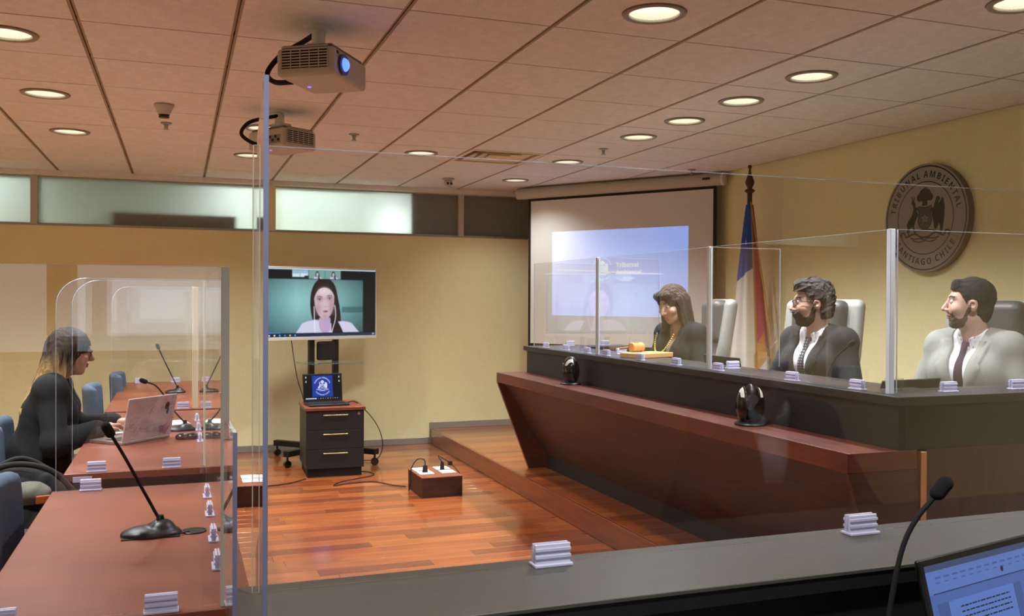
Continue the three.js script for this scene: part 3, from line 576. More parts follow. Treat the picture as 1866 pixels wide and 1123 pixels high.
{
  const t = thing('drawer_cabinet', 'black three drawer cabinet with reddish top before the television', 'cabinet', [1.215, 0, -7.78], -0.02);
  part(t, 'carcass', box(-0.235, 0.07, -0.25, 0.235, 0.555, 0.235, 0.003), M.black);
  part(t, 'top', box(-0.245, 0.545, -0.26, 0.245, 0.572, 0.262, 0.004), M.cherry, 'reddish wooden top');
  part(t, 'plinth', box(-0.22, 0.0, -0.22, 0.22, 0.07, 0.22), M.matteBlack);
  for (let k = 0; k < 3; k++) {
    const y = 0.075 + k * 0.156, d = part(t, 'drawer', box(-0.233, y, 0.235, 0.233, y + 0.152, 0.252, 0.002), M.black);
    part(d, 'handle', box(-0.1, y + 0.118, 0.262, 0.1, y + 0.126, 0.27, 0.003), M.brass, 'thin brass coloured handle'); part(d, 'handle_foot', [box(-0.095, y + 0.119, 0.25, -0.087, y + 0.125, 0.264), box(0.087, y + 0.119, 0.25, 0.095, y + 0.125, 0.264)], M.brass);
  }
  part(t, 'lock', (() => { const g = cyl(0.011, 0.011, 0.008, 0, 0, 0); g.rotateX(Math.PI / 2); g.translate(0.19, 0.515, 0.255); return g; })(), M.steel);
}
function laptop(label, pos, turn, w, d, h, tilt, screenTex, o = {}) {
  const t = thing('laptop', label, 'laptop', pos, turn);
  part(t, 'base', rbox(w, 0.016, d, 0.006, 0, 0.009, 0), o.base || M.plastic);
  part(t, 'keyboard', box(-w * 0.43, 0.0168, -d * 0.42, w * 0.43, 0.019, d * 0.1), M.matteBlack);
  const lid = new THREE.Group(); lid.name = 'lid'; t.add(lid); lid.position.set(0, 0.018, -d / 2 + 0.004); lid.rotation.x = -tilt;
  part(lid, 'lid_shell', rbox(w, h, 0.009, 0.004, 0, h / 2, -0.002), o.lid || M.plastic, o.lidLabel);
  const g = new THREE.PlaneGeometry(w - 0.022, h - 0.03); g.translate(0, h / 2 + 0.003, 0.0032);
  part(lid, 'screen', g, screenTex ? mat({ color: 0x050505, roughness: 0.3, emissive: 0xffffff, emissiveMap: screenTex, emissiveIntensity: o.glow ?? 0.9 }) : M.gloss);
  return t;
}
const deskPic = canvasTexture(640, 400, (c, w, h) => {
  c.fillStyle = '#07080c'; c.fillRect(0, 0, w, h);
  c.fillStyle = '#1f3fae'; c.fillRect(135, 10, 360, 350);
  const e = document.createElement('canvas'); e.width = e.height = 512; const d = e.getContext('2d'); d.fillStyle = d.strokeStyle = '#eaf3ff';
  ringText(d, 'TRIBUNAL AMBIENTAL', 256, 256, 214, -Math.PI / 2, 2.5, 46, false); ringText(d, 'SANTIAGO CHILE', 256, 256, 214, Math.PI / 2, 1.9, 46, true); arms(d, 256, 262, 130); c.drawImage(e, 145, 15, 340, 340);
  c.fillStyle = '#cfe6f2'; for (const [x, y] of [[22, 20], [22, 90], [600, 20], [600, 90]]) c.fillRect(x, y, 18, 30);
  c.fillStyle = '#101826'; c.fillRect(0, 372, w, 28); c.fillStyle = '#d8e8f0'; c.fillRect(18, 376, 190, 18); for (let i = 0; i < 9; i++) { c.fillStyle = ['#4aa3e6', '#e0e4ea', '#e8b87a'][i % 3]; c.fillRect(230 + i * 42, 379, 14, 12); }
});
laptop('black laptop on the drawer cabinet showing a blue court emblem', [1.165, 0.572, -7.72], 0.1, 0.335, 0.23, 0.235, 0.16, deskPic, { glow: 0.85 });
// cables round the cabinet
function cable(label, pts, r = 0.004) { const t = thing('power_cable', label, 'cable'); part(t, 'cord', tube(pts, r, 60, 6), M.matteBlack); return t; }
{
  const c = cable('black power cable drooping from the laptop to the floor beside the cabinet', [[1.335, 0.582, -7.74], [1.4, 0.59, -7.76], [1.47, 0.54, -7.8], [1.57, 0.44, -7.85], [1.66, 0.3, -7.92], [1.70, 0.15, -8.0], [1.67, 0.03, -8.1], [1.55, 0.006, -8.2], [1.4, 0.006, -8.25]], 0.004);
  part(c, 'ferrite', bar([1.43, 0.573, -7.78], [1.47, 0.541, -7.8], 0.009), M.matteBlack);
}
cable('black cable hanging from the television down behind the cabinet', [[0.93, 1.1, -8.2], [0.95, 0.95, -8.2], [0.985, 0.75, -8.2], [1.03, 0.6, -8.2], [1.06, 0.45, -8.22]]);
cable('thin black cable lying on the floor from the cabinet towards the tables', [[0.97, 0.006, -7.5], [0.8, 0.005, -7.35], [0.6, 0.005, -7.3], [0.3, 0.005, -7.2], [0.05, 0.005, -7.25]]);
cable('black cable looped on the floor between cabinet and socket box', [[1.36, 0.005, -7.72], [1.5, 0.005, -7.65], [1.52, 0.005, -7.5], [1.35, 0.005, -7.38], [1.2, 0.005, -7.28], [1.14, 0.006, -7.15], [1.25, 0.006, -7.2], [1.45, 0.005, -7.22], [1.6, 0.006, -7.0], [1.66, 0.006, -6.95]]);

// floor boxes with sockets
function socketBox(label, [x, y, z], turn) {
  const t = thing('socket_box', label, 'socket box', [x, y, z], turn, 'wooden floor socket boxes');
  part(t, 'body', box(-0.155, 0, -0.2, 0.155, 0.142, 0.2, 0.003, 'x'), M.benchDark);
  part(t, 'lid', box(-0.157, 0.142, -0.202, 0.157, 0.15, 0.202, 0.002), M.cherry);
  for (const sx of [-0.085, 0.085]) for (const sz of [-0.11, 0.04]) { const p = part(t, 'socket_plate', box(sx - 0.055, 0.15, sz - 0.058, sx + 0.055, 0.158, sz + 0.058, 0.003), M.paper); part(p, 'socket', [0, 1, 2].map((k) => cyl(0.014, 0.014, 0.002, sx - 0.03 + k * 0.03, 0.159, sz, 12)), M.offwhite); }
  return t;
}
const sb = socketBox('wooden floor socket box with black plugs, in the open floor', [1.83, 0, -6.72], 0.02);
part(sb, 'plug', [cyl(0.016, 0.022, 0.05, -0.085, 0.183, 0.03, 12), tube([[-0.085, 0.205, 0.03], [-0.09, 0.25, 0.03], [-0.14, 0.26, 0.03], [-0.185, 0.2, 0.02], [-0.19, 0.08, 0.0], [-0.19, 0.008, -0.05]], 0.004, 30, 6)], M.matteBlack);
part(sb, 'plug', [cyl(0.012, 0.018, 0.06, 0.07, 0.185, -0.04, 12), cyl(0.018, 0.018, 0.03, 0.12, 0.21, 0.0, 12), tube([[0.07, 0.21, -0.04], [0.03, 0.27, -0.02], [0.06, 0.25, 0.0], [0.12, 0.21, 0.0], [0.19, 0.12, 0.04], [0.2, 0.02, 0.04], [0.12, 0.008, 0.24]], 0.0035, 36, 6)], M.matteBlack);
socketBox('wooden floor socket box half hidden behind the acrylic screen edge', [0.4, 0, -6.83], 0.0);

// ------------------------------------------------------------------ ceiling fittings
function projector(label, [x, z], turn, lit) {
  const t = thing('ceiling_projector', label, 'projector', [x, CEIL, z], turn, 'white ceiling projectors');
  // local +z is the lens side
  const W = 0.33, D = 0.25, y0 = -0.238, y1 = -0.125, m = M.offwhite;
  part(t, 'body', rbox(W, y1 - y0, D, 0.018, 0, (y0 + y1) / 2, 0), m);
  part(t, 'top_cover', rbox(W - 0.03, 0.02, D - 0.03, 0.008, 0, y1 + 0.004, 0), mat({ color: 0x6a655c, roughness: 0.6 }));
  part(t, 'ceiling_mount', [cyl(0.028, 0.028, 0.12, 0, -0.06, -0.02), box(-0.05, -0.12, -0.05, 0.05, -0.075, 0.03, 0.006), cyl(0.06, 0.06, 0.012, 0, -0.006, -0.02)], M.white);
  part(t, 'mount_arm', [bar([-0.09, y1, -0.07], [0, -0.09, -0.02], 0.008), bar([0.09, y1, 0.06], [0, -0.09, -0.02], 0.008)], M.plastic);
  for (const s of [-1, 1]) { // grilles on both sides: louvres over a dark recess
    const gr = part(t, 'grille', box(s * (W / 2 + 0.0005) - 0.002, y0 + 0.03, -0.1, s * (W / 2 + 0.0005) + 0.002, y1 - 0.012, 0.1), M.matteBlack, 'dark ventilation grille');
    part(gr, 'louvre', [...Array(8)].map((_, k) => box(s * (W / 2 + 0.003) - 0.002, y0 + 0.033 + k * 0.0112, -0.1, s * (W / 2 + 0.003) + 0.002, y0 + 0.0375 + k * 0.0112, 0.1)).concat([-0.1, -0.06, -0.02, 0.02, 0.06, 0.098].map((q) => box(s * (W / 2 + 0.003) - 0.002, y0 + 0.03, q, s * (W / 2 + 0.003) + 0.002, y1 - 0.012, q + 0.003))), m);
  }
  const disc = (r, d, px, py, pz) => { const g = new THREE.CylinderGeometry(r, r, d, 28); g.rotateX(Math.PI / 2); g.translate(px, py, pz); return g; };
  part(t, 'lens_ring', disc(0.042, 0.02, -0.085, -0.185, D / 2 + 0.002), mat({ color: 0x3a4468, roughness: 0.35 }));
  part(t, 'lens_light', (() => { const g = new THREE.SphereGeometry(0.03, 20, 10, 0, 7, 0, 1.2); g.rotateX(Math.PI / 2); g.translate(-0.085, -0.185, D / 2); return g; })(), mat({ color: 0x101030, roughness: 0.1, emissive: 0x4a6bff, emissiveIntensity: lit ? 3 : 0.2 }), 'glowing blue lens');
  part(t, 'sensor', box(-0.14, -0.15, D / 2 - 0.001, -0.12, -0.138, D / 2 + 0.002), M.plastic);
  const ports = part(t, 'connector_panel', box(-0.14, y0 + 0.025, -D / 2 - 0.0015, 0.05, y1 - 0.04, -D / 2 + 0.001), mat({ color: 0x8a8478, roughness: 0.6 }));
  part(ports, 'connector', [...Array(7)].map((_, k) => box(-0.13 + k * 0.025, y0 + 0.035 + (k % 2) * 0.02, -D / 2 - 0.006, -0.115 + k * 0.025, y0 + 0.05 + (k % 2) * 0.02, -D / 2)), M.plastic);
  part(t, 'status_light', cyl(0.008, 0.008, 0.004, 0.02, y0 - 0.001, -0.07, 14), mat({ color: 0x8080ff, emissive: 0x6a6aff, emissiveIntensity: 2 }));
  part(t, 'cable', tube([[-0.01, -0.03, -0.03], [0.02, -0.05, -0.1], [0.04, -0.1, -0.22], [0.03, -0.17, -0.27], [0.0, -0.215, -0.22], [-0.02, -0.225, -D / 2]], 0.011, 40, 8), M.matteBlack);
  if (lit) { const l = new THREE.PointLight(0x5a74ff, 0.004); l.position.set(-0.085, -0.185, D / 2 + 0.05); l.shadow.radius = 1; l.name = 'lens_glow'; t.add(l); }
  return t;
}
projector('near white ceiling projector with glowing blue lens and looped black cable', [0.56, -3.84], 0.98, true);
projector('far white ceiling projector showing its rear connectors', [0.585, -5.66], Math.PI - 1.0, false);
{
  const s = thing('smoke_detector', 'cream smoke detector on the ceiling above the tables', 'smoke detector', [-0.08, CEIL, -5.7]);
  part(s, 'base', lathe([[0, 0], [0.056, 0], [0.056, -0.012], [0.05, -0.022]]), M.offwhite); part(s, 'cone', lathe([[0.05, -0.02], [0.034, -0.055], [0.032, -0.06]]), M.offwhite);
  part(s, 'sensor_cage', [cyl(0.026, 0.026, 0.012, 0, -0.063, 0), cyl(0.031, 0.028, 0.008, 0, -0.073, 0)], M.plastic);
  const sprinkler = (label, x, z) => { const t = thing('sprinkler_head', label, 'sprinkler', [x, CEIL, z], 0, 'small ceiling sprinklers'); part(t, 'escutcheon', lathe([[0, -0.002], [0.036, 0], [0.03, -0.008], [0.0, -0.01]]), M.alu); part(t, 'nozzle', [cyl(0.01, 0.01, 0.03, 0, -0.02, 0, 10), cyl(0.018, 0.018, 0.003, 0, -0.042, 0, 12), bar([0.012, -0.01, 0], [0.008, -0.04, 0], 0.002), bar([-0.012, -0.01, 0], [-0.008, -0.04, 0], 0.002)], M.alu); };
  sprinkler('small sprinkler head just behind the smoke detector', -0.075, -6.29); sprinkler('small sprinkler head between the rear projector and the air vent', 1.123, -6.25); sprinkler('hanging sprinkler head in the lamp row above the bench', 2.956, -6.16); sprinkler('small flat sprinkler head by the projection screen casing', 4.12, -6.85);
  const d = thing('dome_camera', 'small cream dome camera on the ceiling by the clerestory', 'camera', [2.35, CEIL, -8.2]);
  part(d, 'base', lathe([[0, 0], [0.055, 0], [0.055, -0.015], [0.0, -0.015]]), M.offwhite); part(d, 'ball', (() => { const g = new THREE.SphereGeometry(0.042, 24, 16); g.translate(0, -0.045, 0); return g; })(), M.offwhite);
  for (const q of [-0.016, 0.016]) part(d, 'lens', (() => { const g = cyl(0.011, 0.011, 0.012, 0, 0, 0, 14); g.rotateX(Math.PI / 2 + 0.3); g.translate(q, -0.05, 0.04); return g; })(), M.gloss);
  const v = thing('air_vent', 'square white louvred air vent in the ceiling', 'vent', [2.357, CEIL, -6.85]);
  part(v, 'frame', [[-0.3, -0.3, 0.3, -0.27], [-0.3, 0.27, 0.3, 0.3], [-0.3, -0.27, -0.27, 0.27], [0.27, -0.27, 0.3, 0.27]].map(([a, b, c, e]) => box(a, -0.004, b, c, 0.014, e, 0.002)), M.cream);
  part(v, 'backing', box(-0.29, 0.07, -0.29, 0.29, 0.08, 0.29), M.offwhite);
  part(v, 'duct', [box(-0.29, 0.014, -0.29, -0.285, 0.07, 0.29), box(0.285, 0.014, -0.29, 0.29, 0.07, 0.29), box(-0.29, 0.014, -0.29, 0.29, 0.07, -0.285), box(-0.29, 0.014, 0.285, 0.29, 0.07, 0.29)], M.offwhite);
  for (let k = 0; k < 3; k++) { const r = 0.23 - k * 0.07; part(v, 'louvre', lathe([[r * 1.414, 0.0], [(r - 0.055) * 1.414, 0.05], [(r - 0.06) * 1.414, 0.05], [(r - 0.006) * 1.414, 0.0]], 4).rotateY(Math.PI / 4), M.cream); }
}

// ------------------------------------------------------------------ flag on a pole in the corner
{
  const t = thing('flag', 'draped blue, white and red flag with gold fringe on a dark wooden pole', 'flag', [4.30, 0.15, -6.26]);
  part(t, 'base', lathe([[0, 0.0], [0.16, 0.0], [0.16, 0.03], [0.06, 0.06], [0.03, 0.12], [0, 0.12]]), M.benchDark);
  part(t, 'pole', bar([0, 0.1, 0], [0, 2.18, 0], 0.02, 16), mat({ color: 0x3a1f17, roughness: 0.4 }));
  part(t, 'finial', lathe([[0, 2.40], [0.012, 2.395], [0.016, 2.38], [0.008, 2.365], [0.012, 2.33], [0.034, 2.27], [0.036, 2.25], [0.018, 2.21], [0.04, 2.195], [0.04, 2.185], [0.022, 2.17], [0, 2.17]]), mat({ color: 0x4a1d18, roughness: 0.35 }));
  const cloth = new THREE.BufferGeometry(), nu = 72, nv = 40, p = [], uv = [], ix = [];
  for (let j = 0; j <= nv; j++) for (let i = 0; i <= nu; i++) {
    const v = j / nv, q = (i / nu) * Math.PI * 2, y = 2.08 - 1.42 * v;
    const r = 0.028 + 0.135 * Math.pow(v, 0.85), fold = 1 + 0.16 * Math.sin(q * 6 + v * 1.2) * Math.min(1, v * 2.5) + 0.06 * Math.sin(q * 11 + 1);
    p.push(Math.cos(q) * r * fold + 0.02 * v, y + 0.05 * Math.sin(q - 0.8) * v, Math.sin(q) * r * 0.75 * fold); uv.push(i / nu, 1 - v);
  }
  for (let j = 0; j < nv; j++) for (let i = 0; i < nu; i++) { const a = j * (nu + 1) + i, b = a + 1, c = a + nu + 1, d = c + 1; ix.push(a, b, c, b, d, c); }
  cloth.setAttribute('position', new THREE.Float32BufferAttribute(p, 3)); cloth.setAttribute('uv', new THREE.Float32BufferAttribute(uv, 2)); cloth.setIndex(ix); cloth.computeVertexNormals();
  // seen from the room the cloth shows blue over white at the left and red at the right
  const tex = canvasTexture(512, 512, (c, w, h) => {
    const U = (a) => (a / (Math.PI * 2)) * w; // angle, 0 = +x, pi/2 = +z
    c.fillStyle = '#ddd6cf'; c.fillRect(0, 0, w, h);
    c.fillStyle = '#a8204a'; c.fillRect(0, 0, U(1.55), h * 0.80); c.fillRect(U(5.2), 0, w, h * 0.8);
    c.fillStyle = '#2150a8'; c.beginPath(); c.moveTo(U(1.75), 0); c.lineTo(U(4.4), 0); c.lineTo(U(4.4), h * 0.5); c.lineTo(U(3.3), h * 0.44); c.lineTo(U(1.75), h * 0.37); c.fill();
    c.fillStyle = '#f2f0ff'; c.save(); c.translate(U(2.6), h * 0.22); c.scale(1, 1.2); c.beginPath(); for (let i = 0; i < 10; i++) { const a = -Math.PI / 2 + i * Math.PI / 5, r = i % 2 ? 4 : 10; c.lineTo(Math.cos(a) * r, Math.sin(a) * r); } c.fill(); c.restore();
    c.fillStyle = '#b08a3a'; c.fillRect(U(1.55), 0, U(0.16), h * 0.97); c.fillRect(0, h * 0.8, U(1.6), h * 0.04);
    c.fillStyle = '#c48a2c'; for (let i = 0; i < 40; i++) c.fillRect(U(1.2) + i * 1.3, h * (0.72 + 0.004 * i), 1, h * 0.16);
  });
  part(t, 'cloth', cloth, mat({ map: tex, roughness: 0.75, side: THREE.DoubleSide }));
  part(t, 'cord', tube([[-0.01, 2.1, 0.03], [0.02, 1.7, 0.09], [0.06, 1.3, 0.14], [0.09, 0.95, 0.17], [0.1, 0.7, 0.17]], 0.007, 40, 6), mat({ color: 0xb88a34, roughness: 0.7 }));
}

// ------------------------------------------------------------------ gooseneck microphones
function microphone(label, base, stem, head, mid, s = 1, turn = 0) {
  const t = thing('gooseneck_microphone', label, 'microphone', base, turn);
  const b = solid((x, y, z) => smin(ellipsoid(x, y, z, [0, 0.004, 0], [0.075 * s, 0.022 * s, 0.052 * s]), ellipsoid(x, y, z, [0.025 * s, 0.018 * s, 0], [0.032 * s, 0.022 * s, 0.032 * s]), 0.012), [-0.09 * s, 0.0005, -0.06 * s], [0.09 * s, 0.06 * s, 0.06 * s], 0.004 * s);
  part(t, 'base', [b, box(-0.07 * s, 0, -0.046 * s, 0.07 * s, 0.003, 0.046 * s)], M.plastic);
  part(t, 'collar', cyl(0.009 * s, 0.013 * s, 0.03 * s, stem[0], stem[1], stem[2]), M.gloss);
  const pts = [stem, ...mid, head];
  part(t, 'gooseneck', tube(pts, 0.0042 * s, 50, 8), M.matteBlack);
  const a = V(...pts[pts.length - 2]), h = V(...head), d = h.clone().sub(a).normalize();
  const g = new THREE.CapsuleGeometry(0.0125 * s, 0.02 * s, 6, 14); g.applyQuaternion(new THREE.Quaternion().setFromUnitVectors(V(0, 1, 0), d)); g.translate(...h.clone().addScaledVector(d, 0.018 * s).toArray());
  part(t, 'foam_head', g, M.foam);
  return t;
}
microphone('large black gooseneck microphone on the nearest table', [-0.075, 0.75, -2.93], [0.025, 0.04, 0], [-0.108, 0.30, 0.0], [[-0.02, 0.13, 0], [-0.075, 0.24, 0]], 1.15);
microphone('black gooseneck microphone bending over the marbled laptop', [0.015, 0.75, -5.2], [0.02, 0.04, 0], [-0.17, 0.262, 0.0], [[-0.03, 0.1, 0], [-0.085, 0.19, 0], [-0.13, 0.245, 0]]);
microphone('slim black gooseneck microphone on the farthest table', [-0.02, 0.75, -7.3], [0.015, 0.04, 0], [-0.115, 0.33, 0], [[-0.04, 0.16, 0], [-0.09, 0.27, 0]]);
microphone('black gooseneck microphone in the foreground beside the lit laptop', [1.075, 0.74, -1.2], [0.0, 0.04, 0.0], [0.088, 0.397, 0.03], [[0.018, 0.2, 0.006], [0.042, 0.32, 0.013], [0.062, 0.362, 0.02]], 1.0);
microphone('black gooseneck microphone on the bench before the bearded man', [2.97, 0.9, -3.78], [0.02, 0.04, 0.05], [0.03, 0.35, 0.235], [[0.022, 0.2, 0.09], [0.026, 0.29, 0.15]], 0.9);
// cable grommet and other small things on the near table
{
  const t = thing('cable_grommet', 'round black cable grommet beside the large microphone', 'grommet', [0.045, 0.75, -2.93]);
  part(t, 'rim', lathe([[0.03, 0.0], [0.037, 0.0], [0.037, 0.004], [0.03, 0.004]]), M.plastic); part(t, 'plug', cyl(0.031, 0.031, 0.003, 0, 0.0018, 0, 24), M.matteBlack);
  part(t, 'wire', tube([[-0.06, 0.006, 0.03], [-0.04, 0.006, 0.035], [-0.012, 0.005, 0.01]], 0.002, 14, 6), M.matteBlack);
}

// ------------------------------------------------------------------ moving-head cameras on the bench ledge
function ptz(label, [x, y, z], turn) {
  const t = thing('conference_camera', label, 'camera', [x, y, z], turn, 'moving-head cameras on the bench ledge');
  part(t, 'base', lathe([[0, 0], [0.068, 0], [0.07, 0.006], [0.06, 0.016], [0, 0.016]], 36), M.plastic);
  const egg = (x2, y2, z2) => ellipsoid(x2, y2, z2, [0, 0.088, 0], [0.064, 0.096, 0.058]);
  const g = solid((a, b, c) => { const slot = Math.max(Math.abs(a) - 0.026, 0.062 - b, -(c + 0.03)), slotRound = Math.max(Math.abs(a) - 0.026, Math.hypot(b - 0.07, (c - 0.02) * 0.8) - 0.045); return Math.max(egg(a, b, c), -Math.min(slot, slotRound), 0.014 - b); }, [-0.066, 0.008, -0.062], [0.066, 0.19, 0.062], 0.0032);
  part(t, 'yoke', g, M.gloss);
  const h = part(t, 'head', solid((a, b, c) => Math.max(ellipsoid(a, b, c, [0, 0.125, 0], [0.0245, 0.06, 0.05]), Math.abs(a) - 0.0245), [-0.034, 0.05, -0.056], [0.034, 0.19, 0.056], 0.0032), M.plastic);
  part(h, 'lens', (() => { const q = new THREE.CylinderGeometry(0.022, 0.024, 0.02, 24); q.rotateX(Math.PI / 2); q.translate(0, 0.118, 0.045); return q; })(), phys({ color: 0x34343c, roughness: 0.15, clearcoat: 1 }));
  for (const s of [-1, 1]) part(t, 'stripe', solid((a, b, c) => Math.max(egg(a, b, c) - 0.0012, -egg(a, b, c) - 0.002, Math.abs(a - s * 0.043) - 0.008, 0.125 - b, -c - 0.01), [-0.066, 0.1, -0.03], [0.066, 0.19, 0.062], 0.003), M.white, 'white stripe');
  return t;
}
ptz('black moving-head camera on the ledge nearest the counter, lens towards the room', [2.415, 0.9, -3.5], -0.35);
ptz('black moving-head camera at the far end of the ledge, turned to the television', [2.44, 0.9, -5.56], -1.9);

// ------------------------------------------------------------------ gavel, laptops and glasses on the bench
{
  const b = thing('sound_block', 'wooden gavel sound block board on the bench parapet', 'sound block', [2.765, 1.1, -5.12], 0.35);
  part(b, 'board', rbox(0.3, 0.03, 0.18, 0.005, 0, 0.016, 0), mat({ map: wood([186, 134, 78], [220, 174, 116], 61, { metres: 0.6 }), roughness: 0.4 }));
  const t = thing('gavel', 'turned honey coloured wooden gavel on its sound block', 'gavel', [2.72, 1.162, -5.17], 0.3);
  const w = mat({ map: wood([176, 118, 60], [216, 162, 100], 63, { metres: 0.3 }), roughness: 0.3 });
  const hd = lathe([[0, -0.05], [0.026, -0.05], [0.03, -0.044], [0.03, -0.03], [0.024, -0.026], [0.028, -0.02], [0.028, 0.02], [0.024, 0.026], [0.03, 0.03], [0.03, 0.044], [0.026, 0.05], [0, 0.05]]); hd.rotateZ(Math.PI / 2);
  part(t, 'head', hd, w); part(t, 'handle', bar([0, 0.0, -0.02], [0.05, -0.02, -0.2], 0.008, 10), w);
}
laptop('dark laptop with raised lid on the bench before the bearded man', [3.02, 0.9, -4.42], Math.PI / 2, 0.36, 0.24, 0.235, 0.2, null, { lid: M.plastic });
laptop('dark open laptop on the bench before the man in light grey', [2.86, 0.9, -3.2], Math.PI + 0.1, 0.34, 0.23, 0.225, 0.3, null);
{
  const G = phys({ color: 0xf4f7f4, transmission: 1, thickness: 0, roughness: 0.03, ior: 1.45 });
  const glass = (label, x, z) => { const t = thing('drinking_glass', label, 'glass', [x, 1.1, z]); part(t, 'tumbler', lathe([[0, 0.004], [0.028, 0.004], [0.034, 0.05], [0.036, 0.05], [0.03, 0.0], [0, 0.0]]), G); };
  glass('low water glass by the corner of the bench parapet', 2.70, -2.93); 
}

// ------------------------------------------------------------------ chairs
const rbx = (x, y, z, hx, hy, hz, r) => { const a = Math.abs(x) - hx + r, b = Math.abs(y) - hy + r, c = Math.abs(z) - hz + r; return Math.hypot(Math.max(a, 0), Math.max(b, 0), Math.max(c, 0)) + Math.min(Math.max(a, b, c), 0) - r; };
const leatherPale = mat({ map: speckle([150, 150, 144], 0.08, 71, 0.3), roughness: 0.5 }), leatherGrey = mat({ map: speckle([84, 84, 79], 0.1, 73, 0.25), roughness: 0.45 });
let judgeProto = null;
function judgeChair(label, pos, turn) {
  if (judgeProto) return copyOf(judgeProto, pos, turn, label);
  const t = judgeProto = thing('executive_chair', label, 'chair', pos, turn, 'high-backed grey chairs behind the bench');
  const back = solid((x, y, z) => {
    const v = clamp((y - 0.5) / 0.8), zz = z + 0.25 + 0.12 * (v - 0.4), hw = 0.2 + 0.055 * Math.min(1, v * 1.6);
    let d = rbx(x, y - 0.9, zz - 0.05 * (x / 0.25) ** 2 * 0.6, hw, 0.42, 0.045, 0.045);
    for (const ty of [0.66, 0.8, 0.94]) for (const tx of [-0.1, 0, 0.1]) d = Math.max(d, 0.02 - Math.hypot(x - tx, y - ty, zz - 0.058) + 0.0);
    return d * 0.9;
  }, [-0.3, 0.44, -0.42], [0.3, 1.36, -0.1], 0.012);
  part(t, 'backrest', back, leatherPale, 'pale grey tufted backrest');
  const bt = []; for (const ty of [0.66, 0.8, 0.94]) for (const tx of [-0.1, 0, 0.1]) { const g = new THREE.SphereGeometry(0.009, 10, 6); const v = (ty - 0.5) / 0.8; g.translate(tx, ty, -0.25 - 0.12 * (v - 0.4) + 0.04); bt.push(g); }
  part(t, 'button', bt, leatherGrey);
  part(t, 'headrest', solid((x, y, z) => rbx(x, y - 1.165, z + 0.245, 0.175, 0.15, 0.06, 0.05), [-0.2, 1.0, -0.33], [0.2, 1.34, -0.16], 0.011), leatherGrey, 'dark grey headrest cushion');
  part(t, 'seat', solid((x, y, z) => rbx(x, y - 0.44, z - 0.02, 0.25, 0.055, 0.25, 0.05), [-0.28, 0.37, -0.27], [0.28, 0.51, 0.3], 0.014), leatherPale);
  part(t, 'gas_column', cyl(0.025, 0.03, 0.3, 0, 0.24, 0), M.steel);
  for (let k = 0; k < 5; k++) { const a = k * Math.PI * 0.4, l = part(t, 'foot', (() => { const g = box(0.02, 0.06, -0.022, 0.28, 0.095, 0.022, 0.008); g.rotateY(a); return g; })(), M.steel); part(l, 'caster', (() => { const g = new THREE.SphereGeometry(0.028, 12, 8); g.translate(Math.cos(a) * 0.27, 0.03, -Math.sin(a) * 0.27); return g; })(), M.plastic); }
  return t;
}
const HP = Math.PI / 2;
judgeChair('high-backed grey chair behind the woman with the gavel', [3.26, 0.15, -5.56], -HP - 0.3);
judgeChair('high-backed grey chair behind the bearded man in the dark suit', [3.27, 0.15, -4.32], -HP - 0.3);
judgeChair('high-backed grey chair behind the man in the light grey suit', [3.66, 0.15, -3.5], -HP - 0.25);

const blueFabric = mat({ map: speckle([78, 92, 110], 0.22, 81, 0.25), roughness: 0.9 });
let blueProto = null;
function blueChair(label, pos, turn) {
  if (blueProto) return copyOf(blueProto, pos, turn, label);
  const t = blueProto = thing('upholstered_chair', label, 'chair', pos, turn, 'blue grey chairs along the tables');
  part(t, 'backrest', solid((x, y, z) => rbx(x, y - 0.7, z + 0.22 + 0.05 * (y - 0.7) - 0.05 * (x / 0.22) ** 2, 0.225, 0.18, 0.035, 0.034) + 0.06 * Math.max(0, Math.hypot(x, y - 0.65) - 0.25), [-0.26, 0.48, -0.34], [0.26, 0.92, -0.1], 0.011), blueFabric);
  part(t, 'seat', solid((x, y, z) => rbx(x, y - 0.445, z, 0.23, 0.04, 0.22, 0.038), [-0.26, 0.39, -0.25], [0.26, 0.5, 0.25], 0.014), blueFabric);
  part(t, 'back_support', [box(-0.03, 0.41, -0.25, 0.03, 0.6, -0.235, 0.004)], M.plastic);
  for (const [x, z] of [[-0.2, 0.19], [0.2, 0.19], [-0.2, -0.2], [0.2, -0.2]]) part(t, 'leg', bar([x, 0.0, z * 1.05], [x, 0.41, z], 0.013, 10), M.plastic);
  return t;
}
blueChair('blue grey chair at the picture edge beside the nearest table', [-0.34, 0, -3.24], HP);
blueChair('blue grey chair carrying the backpack and coat', [-0.62, 0, -3.96], HP);
blueChair('blue grey chair the seated woman with glasses uses', [-0.6, 0, -4.9], HP + 0.05);
blueChair('blue grey chair just beyond the seated woman', [-0.34, 0, -6.72], HP);
blueChair('blue grey chair farthest along the tables, by the back wall', [-0.24, 0, -7.72], HP);

// ------------------------------------------------------------------ people
const skinMat = phys({ vertexColors: true, roughness: 0.55 });
const hairMat = mat({ vertexColors: true, roughness: 0.95 });
function paint(g, f) { const p = g.attributes.position, c = new Float32Array(p.count * 3); for (let i = 0; i < p.count; i++) { const k = f(p.getX(i), p.getY(i), p.getZ(i)); c[3 * i] = k[0]; c[3 * i + 1] = k[1]; c[3 * i + 2] = k[2]; } g.setAttribute('color', new THREE.BufferAttribute(c, 3)); return g; }
function join(list) { const names = ['position', 'normal', 'uv', 'color']; const a = list.map((g) => { const k = g.index ? g.toNonIndexed() : g; for (const n of Object.keys(k.attributes)) if (!names.includes(n)) k.deleteAttribute(n); return k; }); return mergeGeometries(a); }
const sm = (a, b, x) => { const t = clamp((x - a) / (b - a)); return t * t * (3 - 2 * t); };
const lipsUp = (x, y, z) => ellipsoid(x, y, z, [0, -0.058, 0.088], [0.022, 0.0055, 0.009]), lipsLo = (x, y, z) => ellipsoid(x, y, z, [0, -0.0685, 0.086], [0.019, 0.007, 0.009]);
